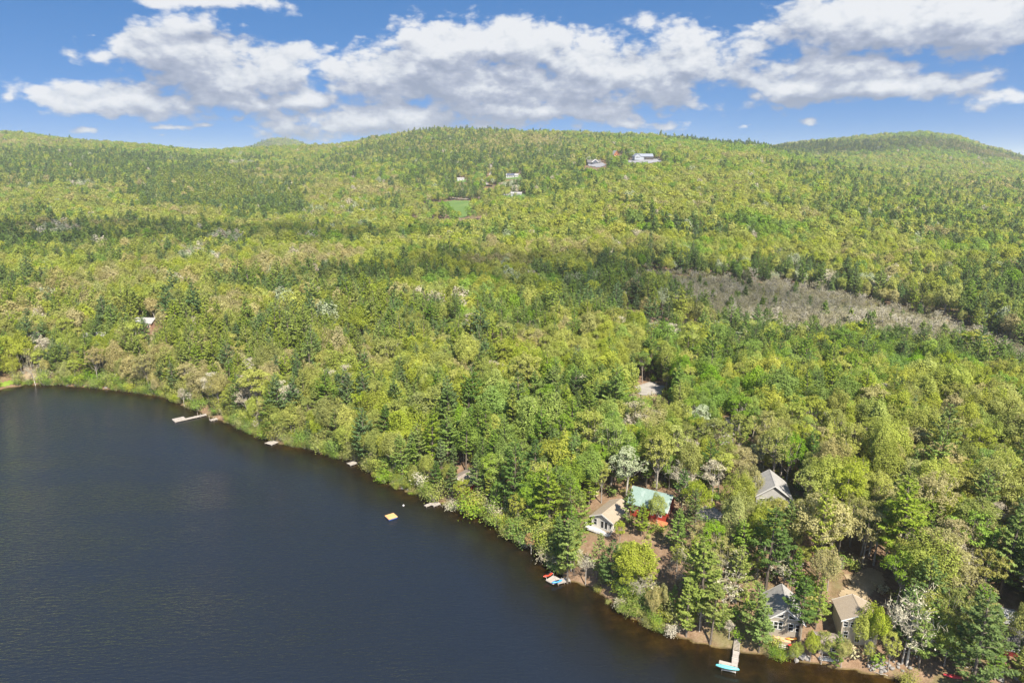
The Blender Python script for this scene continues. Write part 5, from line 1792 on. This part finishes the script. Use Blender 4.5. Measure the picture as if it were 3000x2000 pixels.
def instancer_tree(col):
    ng = bpy.data.node_groups.new('scatter_' + col.name, 'GeometryNodeTree')
    ng.interface.new_socket('Geometry', in_out='INPUT', socket_type='NodeSocketGeometry')
    ng.interface.new_socket('Geometry', in_out='OUTPUT', socket_type='NodeSocketGeometry')
    g = NT(ng)
    gi, go = g.n('NodeGroupInput'), g.n('NodeGroupOutput')
    ci = g.n('GeometryNodeCollectionInfo', transform_space='ORIGINAL')
    ci.inputs['Collection'].default_value = col
    ci.inputs['Separate Children'].default_value = True
    ci.inputs['Reset Children'].default_value = True

    def attr(name, typ):
        nd = g.n('GeometryNodeInputNamedAttribute', data_type=typ)
        nd.inputs['Name'].default_value = name
        return nd.outputs['Attribute']
    iop = g.n('GeometryNodeInstanceOnPoints')
    ng.links.new(gi.outputs[0], iop.inputs['Points'])
    ng.links.new(ci.outputs[0], iop.inputs['Instance'])
    iop.inputs['Pick Instance'].default_value = True
    ng.links.new(attr('pick', 'INT'), iop.inputs['Instance Index'])
    rt = g.n('FunctionNodeEulerToRotation')
    ng.links.new(attr('turn', 'FLOAT_VECTOR'), rt.inputs[0])
    ng.links.new(rt.outputs[0], iop.inputs['Rotation'])
    ng.links.new(attr('grow', 'FLOAT_VECTOR'), iop.inputs['Scale'])
    ng.links.new(iop.outputs[0], go.inputs[0])
    return ng


def woodland(name, label, pts, pick, turn, grow, protos):
    col = bpy.data.collections.new(name + '_kinds')
    # children are picked in name order
    for i, o in enumerate(protos):
        o.name = 'kind_%02d_%s' % (i, name)
        col.objects.link(o)
    me = bpy.data.meshes.new(name)
    me.vertices.add(len(pts))
    me.vertices.foreach_set('co', np.asarray(pts, np.float32).ravel())
    a = me.attributes.new('pick', 'INT', 'POINT')
    a.data.foreach_set('value', np.asarray(pick, np.int32))
    a = me.attributes.new('turn', 'FLOAT_VECTOR', 'POINT')
    a.data.foreach_set('vector', np.asarray(turn, np.float32).ravel())
    a = me.attributes.new('grow', 'FLOAT_VECTOR', 'POINT')
    a.data.foreach_set('vector', np.asarray(grow, np.float32).ravel())
    o = link(name, me, kind='stuff', label=label, category='forest')
    md = o.modifiers.new('scatter', 'NODES')
    md.node_group = instancer_tree(col)
    return o


rest = ~taken
NEAR, MID = DEP < 330, DEP < 620


def lod(kd, near_protos, mid_protos, far_protos, tone_idx, ref, per_n, per_m, per_f, name, label):
    k = rest & (kind == kd)
    i = np.where(k)[0]
    rnd = rng.integers(0, 1000, len(i))
    nn, nm_ = len(near_protos), len(mid_protos)
    pick = np.where(NEAR[i], tone_idx[i] * per_n + rnd % per_n, np.where(MID[i], nn + tone_idx[i] * per_m + rnd % per_m, nn + nm_ + tone_idx[i] * per_f + rnd % per_f))
    s = H0[i] / ref
    grow = np.stack([s * wide[i], s * wide[i], s], 1)
    turn = np.stack([rng.normal(0, .03, len(i)), rng.normal(0, .03, len(i)), yaw[i]], 1)
    pts = np.stack([T[i, 0], T[i, 1], TZ[i] - 0.2], 1)
    woodland(name, label, pts, pick, turn, grow, near_protos + mid_protos + far_protos)
    return len(i)


N_ = {}
np_ = [proto_object('broadleaf', 100 + i, LEAF[t], BARK, H=14, RAD=(4.1, 3.6, 4.5)[i], nleaf=6600, ls=0.32, sparse=0.28, dome=(i != 1)) for t in OAK_TONES for i in range(3)]
mp = [proto_object('broadleaf', 500 + i, LEAF[t], BARK, H=14, RAD=(4.3, 3.9, 4.7)[i], nleaf=2600, ls=0.56, limbs=True, dome=True) for t in OAK_TONES for i in range(3)]
fp = [proto_object('broadleaf', 520 + i, LEAF[t], BARK, H=14, RAD=(4.8, 5.2, 4.5)[i], nleaf=620, ls=1.15, limbs=False, dome=True) for t in OAK_TONES for i in range(3)]
N_['oak'] = lod(0, np_, mp, fp, tone_oak, 14.0, 3, 3, 3, 'broadleaf_woodland', 'spring green broadleaf woodland covering the hills')
np_ = [proto_object('pine', 200 + i, NEEDLE[t], BARK_PINE, H=17, RAD=(3.6, 3.1, 4.0)[i], ncard=46, ls=0.6, base=(0.2, 0.28, 0.16)[i]) for t in PINE_TONES for i in range(3)]
mp = [proto_object('pine', 540 + i, NEEDLE[t], BARK_PINE, H=17, RAD=(3.6, 3.2, 3.8)[i], ncard=24, ls=0.92, base=(0.2, 0.28, 0.16)[i], dead=False) for t in PINE_TONES for i in range(3)]
fp = [proto_object('pine', 560 + i, NEEDLE[t], BARK_PINE, H=17, RAD=(3.6, 3.9)[i], ncard=7, ls=1.9, base=0.22, dead=False) for t in PINE_TONES for i in range(2)]
N_['pine'] = lod(1, np_, mp, fp, tone_pine, 17.0, 3, 3, 2, 'pine_woodland', 'dark green pine woodland scattered over the hills')
np_ = [proto_object('broadleaf', 140 + i, LEAF[t], BARK_PALE, H=12.5, RAD=3.6, nleaf=3000, ls=0.36, sparse=0.35) for t in PALE_TONES for i in range(2)]
mp = [proto_object('broadleaf', 580 + i, LEAF[t], BARK_PALE, H=12.5, RAD=3.8, nleaf=1600, ls=0.55, dome=True) for t in PALE_TONES for i in range(2)]
fp = [proto_object('broadleaf', 590, LEAF[t], BARK_PALE, H=12.5, RAD=4.0, nleaf=480, ls=1.1, limbs=False, dome=True) for t in PALE_TONES]
N_['pale'] = lod(2, np_, mp, fp, tone_pale, 12.5, 2, 2, 1, 'pale_woodland', 'silvery and cream leafing trees dotted through the hill forest')
zero = np.zeros(len(T), int)
mp = [proto_object('bare', 600 + i, (TWIG, TWIG_PALE)[i], BARK, H=11, RAD=3.3, n1=8, n2=5, n3=9, tw=0.05, catkin=0.4, cs=0.4) for i in range(2)]
fp = [proto_object('bare', 605, TWIG_PALE, BARK, H=11, RAD=3.3, n1=8, n2=4, n3=5, tw=0.12, catkin=0.5, cs=0.7)]
N_['bare'] = lod(3, mp[:1], mp[1:], fp, zero, 11.0, 1, 1, 1, 'bare_woodland', 'leafless grey trees scattered through the forest')
k = np.where(rest & (kind == 4))[0]
mp = [proto_object('bush', 610 + i, m_, BARK) for i, m_ in enumerate((LEAF['yellow-green'], LEAF['olive'], LEAF['fresh green'], NEEDLE['mid-green'], NEEDLE['yellowish'], LEAF['olive']))]
if len(k):
    woodland('shore_brush', 'low brush along the far water edge', np.stack([T[k, 0], T[k, 1], TZ[k] - .05], 1), rng.integers(0, 6, len(k)), np.stack([0 * yaw[k], 0 * yaw[k], yaw[k]], 1),
             np.stack([size[k]] * 3, 1), mp)

# undergrowth: saplings and brush under the near trees, and fallen twigs
nu = 5200
ang = rng.uniform(-0.95, 0.95, nu * 2)
yy = np.sqrt(rng.uniform(70 ** 2, 430 ** 2, nu * 2))
ux, uy = ang * yy, yy
ok = (shore_dist(ux, uy) > 0.8) & ~in_poly(ux, uy, BOG)
for wp in CLEAR_W + FOOT + SHORE_BARE:
    ok &= ~in_poly(ux, uy, wp)
ok &= fbm(ux, uy, 22, 3, 91) > 0.40
ux, uy = ux[ok][:nu], uy[ok][:nu]
mp = [proto_object('bush', 620 + i, m_, BARK, H=(2.2, 2.6, 1.8, 2.4)[i], nleaf=150, ls=0.42) for i, m_ in enumerate((LEAF['yellow-green'], LEAF['fresh green'], LEAF['olive'], TWIG))]
sz_ = rng.uniform(0.5, 1.5, len(ux))
woodland('undergrowth', 'low saplings and brush on the forest floor', np.stack([ux, uy, tz(ux, uy) - .05], 1), rng.integers(0, 4, len(ux)),
         np.stack([0 * ux, 0 * ux, rng.uniform(0, 6.28, len(ux))], 1), np.stack([sz_, sz_, sz_], 1), mp)

# leafless grey brush of the marsh
bx = np.array(BOG)
nb = 19000
qx, qy = rng.uniform(bx[:, 0].min() - 6, bx[:, 0].max() + 6, nb), rng.uniform(bx[:, 1].min() - 6, bx[:, 1].max() + 6, nb)
ok = in_poly(qx + rng.normal(0, 7, nb), qy + rng.normal(0, 7, nb), BOG)
dn = fbm(qx, qy, 40, 3, 95)
ok &= rng.random(nb) < sstep(dn, 0.15, 0.5)
qx, qy = qx[ok], qy[ok]
mp = [proto_object('bare', 640 + i, (TWIG, TWIG_PALE, TWIG)[i], BARK_MARSH, H=5.0, RAD=1.5, n1=7, n2=3, n3=5, tw=0.045) for i in range(3)]
mp += [proto_object('bush', 650, LEAF['olive'], BARK, nleaf=90, ls=0.5)]
sz_ = rng.uniform(0.5, 1.35, len(qx)) * (0.6 + 0.9 * fbm(qx, qy, 26, 3, 97))
mp += [proto_object('bare', 660 + i, (TWIG_PALE, TWIG)[i], BARK_PALE, H=9.0, RAD=2.0, n1=8, n2=4, n3=6, tw=0.05, catkin=0.25, cs=0.35) for i in range(2)]
mp += [proto_object('pine', 670, NEEDLE['mid-green'], BARK_PINE, H=8.0, RAD=1.7, ncard=20, ls=0.8, base=0.08, dead=False)]
pk = rng.choice(7, len(qx), p=[0.36, 0.17, 0.19, 0.20, 0.035, 0.033, 0.012])
woodland('marsh_brush', 'leafless grey-brown brush filling the marsh', np.stack([qx, qy, tz(qx, qy) - .05], 1), pk, np.stack([0 * qx, 0 * qx, rng.uniform(0, 6.28, len(qx))], 1),
         np.stack([sz_ * 1.2, sz_ * 1.2, sz_], 1), mp)
print('INSTANCES', N_, len(T), len(TREES))

# ------------------------------------------------------------------ rocks, logs, snags
def rock_mesh(seed):
    bm = bmesh.new()
    bmesh.ops.create_icosphere(bm, subdivisions=2, radius=1.0)
    r = np.random.default_rng(seed)
    d = unit(r.normal(size=(9, 3)))
    c = r.uniform(0.62, 0.95, 9)
    for v in bm.verts:
        p = np.array(v.co)
        for a, b in zip(d, c):
            e = p @ a
            if e > b:
                p = p - a * (e - b)
        v.co = p * (1.0, 0.8, 0.62)
    me = bpy.data.meshes.new('boulder')
    bm.to_mesh(me)
    bm.free()
    return me


ROCK = plain('granite', (0.215, 0.20, 0.185), 0.9, 0.35, 1.8, 0.5)
rocks = [rock_mesh(i) for i in range(5)]
for m_ in rocks:
    m_.materials.append(ROCK)


def boulder(px, py, s, label, group, sink=0.25):
    p = hit(px, py) if py < 1e6 else None
    z = max(float(p[2]), -0.15)
    o = link('boulder', random.choice(rocks), loc=(p[0], p[1], z + s * (0.5 - sink)), rot=(random.uniform(-.3, .3), random.uniform(-.3, .3), random.uniform(0, 6.28)), scale=(s, s, s),
             label=label, category='boulder', group=group)
    return o


for k in range(34):
    boulder(random.gauss(2585, 32), random.uniform(1938, 1972), random.uniform(0.22, 0.62), 'grey boulder in the rock pile below the tan cottage', 'rock pile below the tan cottage')
for (px, py, s) in ((2320, 1924, .9), (2345, 1930, 1.25), (2302, 1926, .6), (2284, 1924, .5), (2365, 1936, .7), (2333, 1938, .6)):
    boulder(px, py, s, 'grey boulder at the water edge below the gable cottage', 'boulders below the gable cottage')
for k in range(26):
    boulder(random.uniform(2835, 2995), random.uniform(1960, 2000), random.uniform(0.25, 0.75), 'grey boulder on the bare bank right of the red canoe', 'boulders right of the red canoe')
for k in range(24):
    px = random.uniform(170, 480)
    py = np.interp(px, [q[0] for q in SHORE_PX], [q[1] for q in SHORE_PX]) - random.uniform(0.0, 4.0)
    boulder(px, py, random.uniform(0.3, 0.8), 'pale boulder on the stony far shore left of the long dock', 'boulders on the far shore')
for k in range(16):
    px = random.uniform(1050, 1900)
    py = np.interp(px, [q[0] for q in SHORE_PX], [q[1] for q in SHORE_PX]) - random.uniform(-3.0, 4.0)
    boulder(px, py, random.uniform(0.3, 0.7), 'dark boulder half under the brush of the middle shore', 'boulders of the middle shore')

LOGM = bark_mat('bleached_wood', (0.44, 0.40, 0.35))


def log_mesh(seed, L=1.0):
    r = np.random.default_rng(seed)
    b = Bag()
    pts = np.stack([np.linspace(-.5, .5, 6), r.normal(0, .02, 6), r.normal(0, .012, 6)], 1)
    b.add(*tube(pts, np.linspace(0.022, 0.007, 6), 6))
    for _ in range(9):
        t = r.uniform(-.1, .45)
        e = np.array([t + r.uniform(.03, .16), r.normal(0, .12), abs(r.normal(0, .07))])
        b.add(*tube([[t, 0, 0], (np.array([t, 0, 0]) + e) / 2 + r.normal(size=3) * .01, e], [0.007, 0.005, 0.001], 3))
    v, f = b.get()
    return new_mesh('fallen_log', v, f, [LOGM], True)


for i, (px0, py0, px1, py1, lab) in enumerate([
        (775, 1272, 748, 1288, 'bleached fallen tree lying into the water left of the swim platform'),
        (806, 1284, 815, 1262, 'grey leaning log above the square swim platform'),
        (178, 1127, 195, 1124, 'short white log on the stony far shore'),
        (365, 1136, 388, 1130, 'pale fallen log on the far shore brush, left of the long dock'),
        (430, 1157, 446, 1146, 'bare fallen branch at the far shore bend'),
        (1600, 1664, 1640, 1662, 'half sunken log reaching from the bank above the two-kayak dock'),
        (1835, 1520, 1805, 1532, 'grey log on the slope right of the white cottage'),
        (2590, 1980, 2560, 1972, 'weathered beam at the water below the rock pile'),
        (2840, 1965, 2862, 1972, 'white driftwood on the bare bank right of the red canoe'),
        (2780, 1575, 2835, 1590, 'dark fallen trunk on the leaf litter in the right woods'),
        (2445, 1530, 2500, 1532, 'pale fallen trunk under the olive oak in the right woods')]):
    a, b = hit(px0, py0), hit(px1, py1)
    a[2], b[2] = max(a[2], 0.0) + .2, max(b[2], 0.0) + .25
    d = b - a
    L = max(3.0, float(np.linalg.norm(d)))
    L = min(L, 9.0)
    link('fallen_log', log_mesh(700 + i), loc=tuple((a + b) / 2), rot=(0, -math.asin(max(-.7, min(.7, d[2] / (np.linalg.norm(d) + .01)))), math.atan2(d[1], d[0])), scale=(L, L, L),
         label=lab, category='log')

for i, (px, py, h) in enumerate([(2298, 930, 9), (2450, 905, 8), (2672, 940, 10), (2500, 955, 6), (2130, 900, 6), (2380, 880, 6), (2620, 900, 7), (2560, 925, 5), (2220, 872, 6), (2745, 960, 8), (2060, 870, 5), (2420, 960, 6)]):
    p = on_z(px, py, 2.5)
    b = Bag()
    r = np.random.default_rng(800 + i)
    b.add(*tube([[0, 0, -.3], [r.normal(0, .1), r.normal(0, .1), h * .5], [r.normal(0, .2), r.normal(0, .2), h]], [.16, .11, .03], 5))
    for _ in range(5):
        z = h * r.uniform(.4, .9)
        b.add(*tube([[0, 0, z], [r.normal(0, .6), r.normal(0, .6), z + .3]], [.04, .01], 3))
    v, f = b.get()
    link('dead_trunk', new_mesh('dead_trunk', v, f, [bark_mat('dead_wood', (0.13, 0.115, 0.10)) if i == 0 else bpy.data.materials['dead_wood']]), loc=(p[0], p[1], float(tz(p[0], p[1]))),
         label='dead grey trunk standing in the brown marsh', category='dead tree', group='dead trunks in the marsh')


# ------------------------------------------------------------------ labels that single out each tree
def number_words():
    a = ['first', 'second', 'third', 'fourth', 'fifth', 'sixth', 'seventh', 'eighth', 'ninth', 'tenth', 'eleventh', 'twelfth', 'thirteenth', 'fourteenth', 'fifteenth', 'sixteenth',
         'seventeenth', 'eighteenth', 'nineteenth', 'twentieth']
    return a + ['twenty-' + w for w in a[:9]] + ['thirtieth'] + ['thirty-' + w for w in a[:9]] + ['fortieth']


NUMW = number_words()
rows = {}
for o in list(bpy.data.objects):
    if o.name.startswith(('boulder', 'dead_trunk')):
        rows.setdefault(o['group'], []).append(o)
for g_, lst in rows.items():
    lst.sort(key=lambda o: float(project(*o.location)[0]))
    for j, o in enumerate(lst):
        o['label'] = o['label'] + ', %s from the left' % NUMW[j] if j else o['label'] + ', leftmost of all'

LANDMARKS = [(560, 1220, 'the long dock'), (625, 1228, 'the short pale dock'), (795, 1297, 'the square swim platform'), (1032, 1356, 'the grey boat platform'), (1268, 1474, 'the paired docks'),
             (1340, 1410, 'the red shore cabin'), (1625, 1695, 'the two-kayak dock'), (1765, 1500, 'the white cottage'), (1910, 1480, 'the green-roofed house'), (2265, 1440, 'the grey house'),
             (2292, 1800, 'the gable cottage'), (2150, 1920, 'the stair dock'), (2428, 1900, 'the boathouse'), (2505, 1850, 'the tan cottage'), (2705, 1910, 'the blue-tarped boat'),
             (2790, 1985, 'the red canoe'), (2965, 1905, 'the dark red cabin'), (2890, 1820, 'the white-eaved bungalow'), (2520, 1730, 'the sandy clearing'), (2152, 1250, 'the pale-roofed shed'),
             (1900, 1140, 'the wooded gravel yard'), (2400, 900, 'the brown marsh'), (276, 995, 'the left white house'), (418, 950, 'the brown house')]
ORD = ['nearest', 'second nearest', 'third nearest', 'fourth nearest', 'fifth nearest', 'sixth nearest', 'seventh nearest', 'eighth nearest', 'ninth nearest', 'tenth nearest', 'eleventh nearest',
       'twelfth nearest', 'thirteenth nearest', 'fourteenth nearest', 'fifteenth nearest', 'sixteenth nearest', 'seventeenth nearest', 'eighteenth nearest', 'nineteenth nearest', 'twentieth nearest']
ORD += ['%s nearest' % w for w in ('twenty-first', 'twenty-second', 'twenty-third', 'twenty-fourth', 'twenty-fifth', 'twenty-sixth', 'twenty-seventh', 'twenty-eighth', 'twenty-ninth', 'thirtieth')]
CATN = {0: 'broadleaf tree', 1: 'pine', 2: 'pale leafing tree', 3: 'bare tree', 4: 'shrub'}
CATEG = {0: 'tree', 1: 'pine tree', 2: 'tree', 3: 'bare tree', 4: 'shrub'}
GRP = {0: 'broadleaf trees of the near woods', 1: 'pines of the near woods', 2: 'pale leafing trees of the near woods', 3: 'bare trees of the near woods', 4: 'shrubs along the shore'}
buckets = {}
for t in TREES:
    dd = [math.hypot(t['px'] - a, (t['py'] - b) * 1.3) for a, b, _ in LANDMARKS]
    i = int(np.argmin(dd))
    dx, dy = t['px'] - LANDMARKS[i][0], (t['py'] - LANDMARKS[i][1])
    if abs(dx) >= abs(dy):
        rel = 'left of' if dx < 0 else 'right of'
    else:
        rel = 'behind' if dy < 0 else 'in front of'
    ref = {0: 13.3, 1: 16.0, 2: 11.5, 3: 9.5, 4: 3.0}[t['kind']]
    siz = 'tall ' if t['h'] > ref * 1.1 else ('small ' if t['h'] < ref * 0.85 else '')
    tone = t['tone']
    if t['kind'] == 2:
        nm = {'silvery': 'silvery leafing tree', 'cream': 'cream-white leafing tree', 'rusty': 'rusty gold leafing tree'}[tone]
    else:
        nm = tone + ' ' + CATN[t['kind']]
    buckets.setdefault((siz + nm, rel, LANDMARKS[i][2]), []).append((dd[i], t))
for (nm, rel, lm), lst in buckets.items():
    lst.sort(key=lambda q: q[0])
    for j, (_, t) in enumerate(lst):
        t['o']['label'] = '%s %s %s' % (nm, rel, lm) + ('' if len(lst) == 1 else ', %s of %d' % (ORD[min(j, 29)], len(lst)))
        t['o']['category'] = CATEG[t['kind']]
        t['o']['group'] = GRP[t['kind']]


# ------------------------------------------------------------------ clouds drifting over the hills, their shadows fall on the forest
def cloud_material():
    m, g = mat_new('cumulus')
    d = g.n('ShaderNodeBsdfDiffuse', {'Color': (0.85, 0.86, 0.88, 1)})
    t = g.n('ShaderNodeBsdfTranslucent', {'Color': (0.62, 0.65, 0.70, 1)})
    mx = g.n('ShaderNodeMixShader', {0: 0.45, 1: d.outputs[0], 2: t.outputs[0]})
    tr_ = g.n('ShaderNodeBsdfTransparent')
    mx = g.n('ShaderNodeMixShader', {0: 0.76, 1: mx.outputs[0], 2: tr_.outputs[0]})     # thin fair-weather cloud
    finish(g, mx.outputs[0])
    return m


CLOUDM = cloud_material()


def cloud(gx, gy, gz, rx, ry, alt, seed):
    """cumulus whose shadow is centred on the ground point (gx, gy, gz)"""
    bm = bmesh.new()
    bmesh.ops.create_icosphere(bm, subdivisions=5, radius=1.0)
    co = np.array([v.co[:] for v in bm.verts])
    n = fbm(co[:, 0] * 3 + seed, co[:, 1] * 3 + co[:, 2] * 2, 1.0, 4, seed) - 0.5
    n2 = fbm(co[:, 0] * 9 + seed, co[:, 1] * 9 + co[:, 2] * 7, 1.0, 3, seed + 5) - 0.5
    k = 1 + 1.1 * n + 0.35 * n2
    up = np.where(co[:, 2] > 0, 1.0, 0.35)
    for v, c, kk, uu in zip(bm.verts, co, k, up):
        v.co = (c[0] * kk * rx, c[1] * kk * ry, c[2] * kk * uu * min(rx, ry) * 0.7)
    me = bpy.data.meshes.new('cloud')
    bm.to_mesh(me)
    bm.free()
    me.materials.append(CLOUDM)
    me.polygons.foreach_set('use_smooth', np.ones(len(me.polygons), bool))
    t = (alt - gz) / SUN_DIR.z
    link('cloud', me, loc=(gx + SUN_DIR.x * t, gy + SUN_DIR.y * t, alt), kind='structure')


for (px, py, rx, ry, alt, sd_) in ((250, 715, 330, 95, 2600, 3), (1740, 845, 170, 75, 2800, 12), (2560, 430, 560, 260, 2900, 21)):
    p = hit(px, py)
    cloud(p[0], p[1], p[2], rx, ry, alt, sd_)

# ------------------------------------------------------------------ air
def build_haze():
    m, g = mat_new('haze_air')
    v = g.n('ShaderNodeVolumePrincipled', {'Color': (0.90, 0.94, 1.0, 1), 'Density': 0.00008, 'Anisotropy': 0.2})
    out = g.n('ShaderNodeOutputMaterial')
    g.t.links.new(v.outputs[0], out.inputs['Volume'])
    MB().box(-21500, 21500, -4000, 13800, -7.0, 330.0).build('haze', m, None, kind='stuff', label='pale summer haze over lake and hills', category='haze')


build_haze()
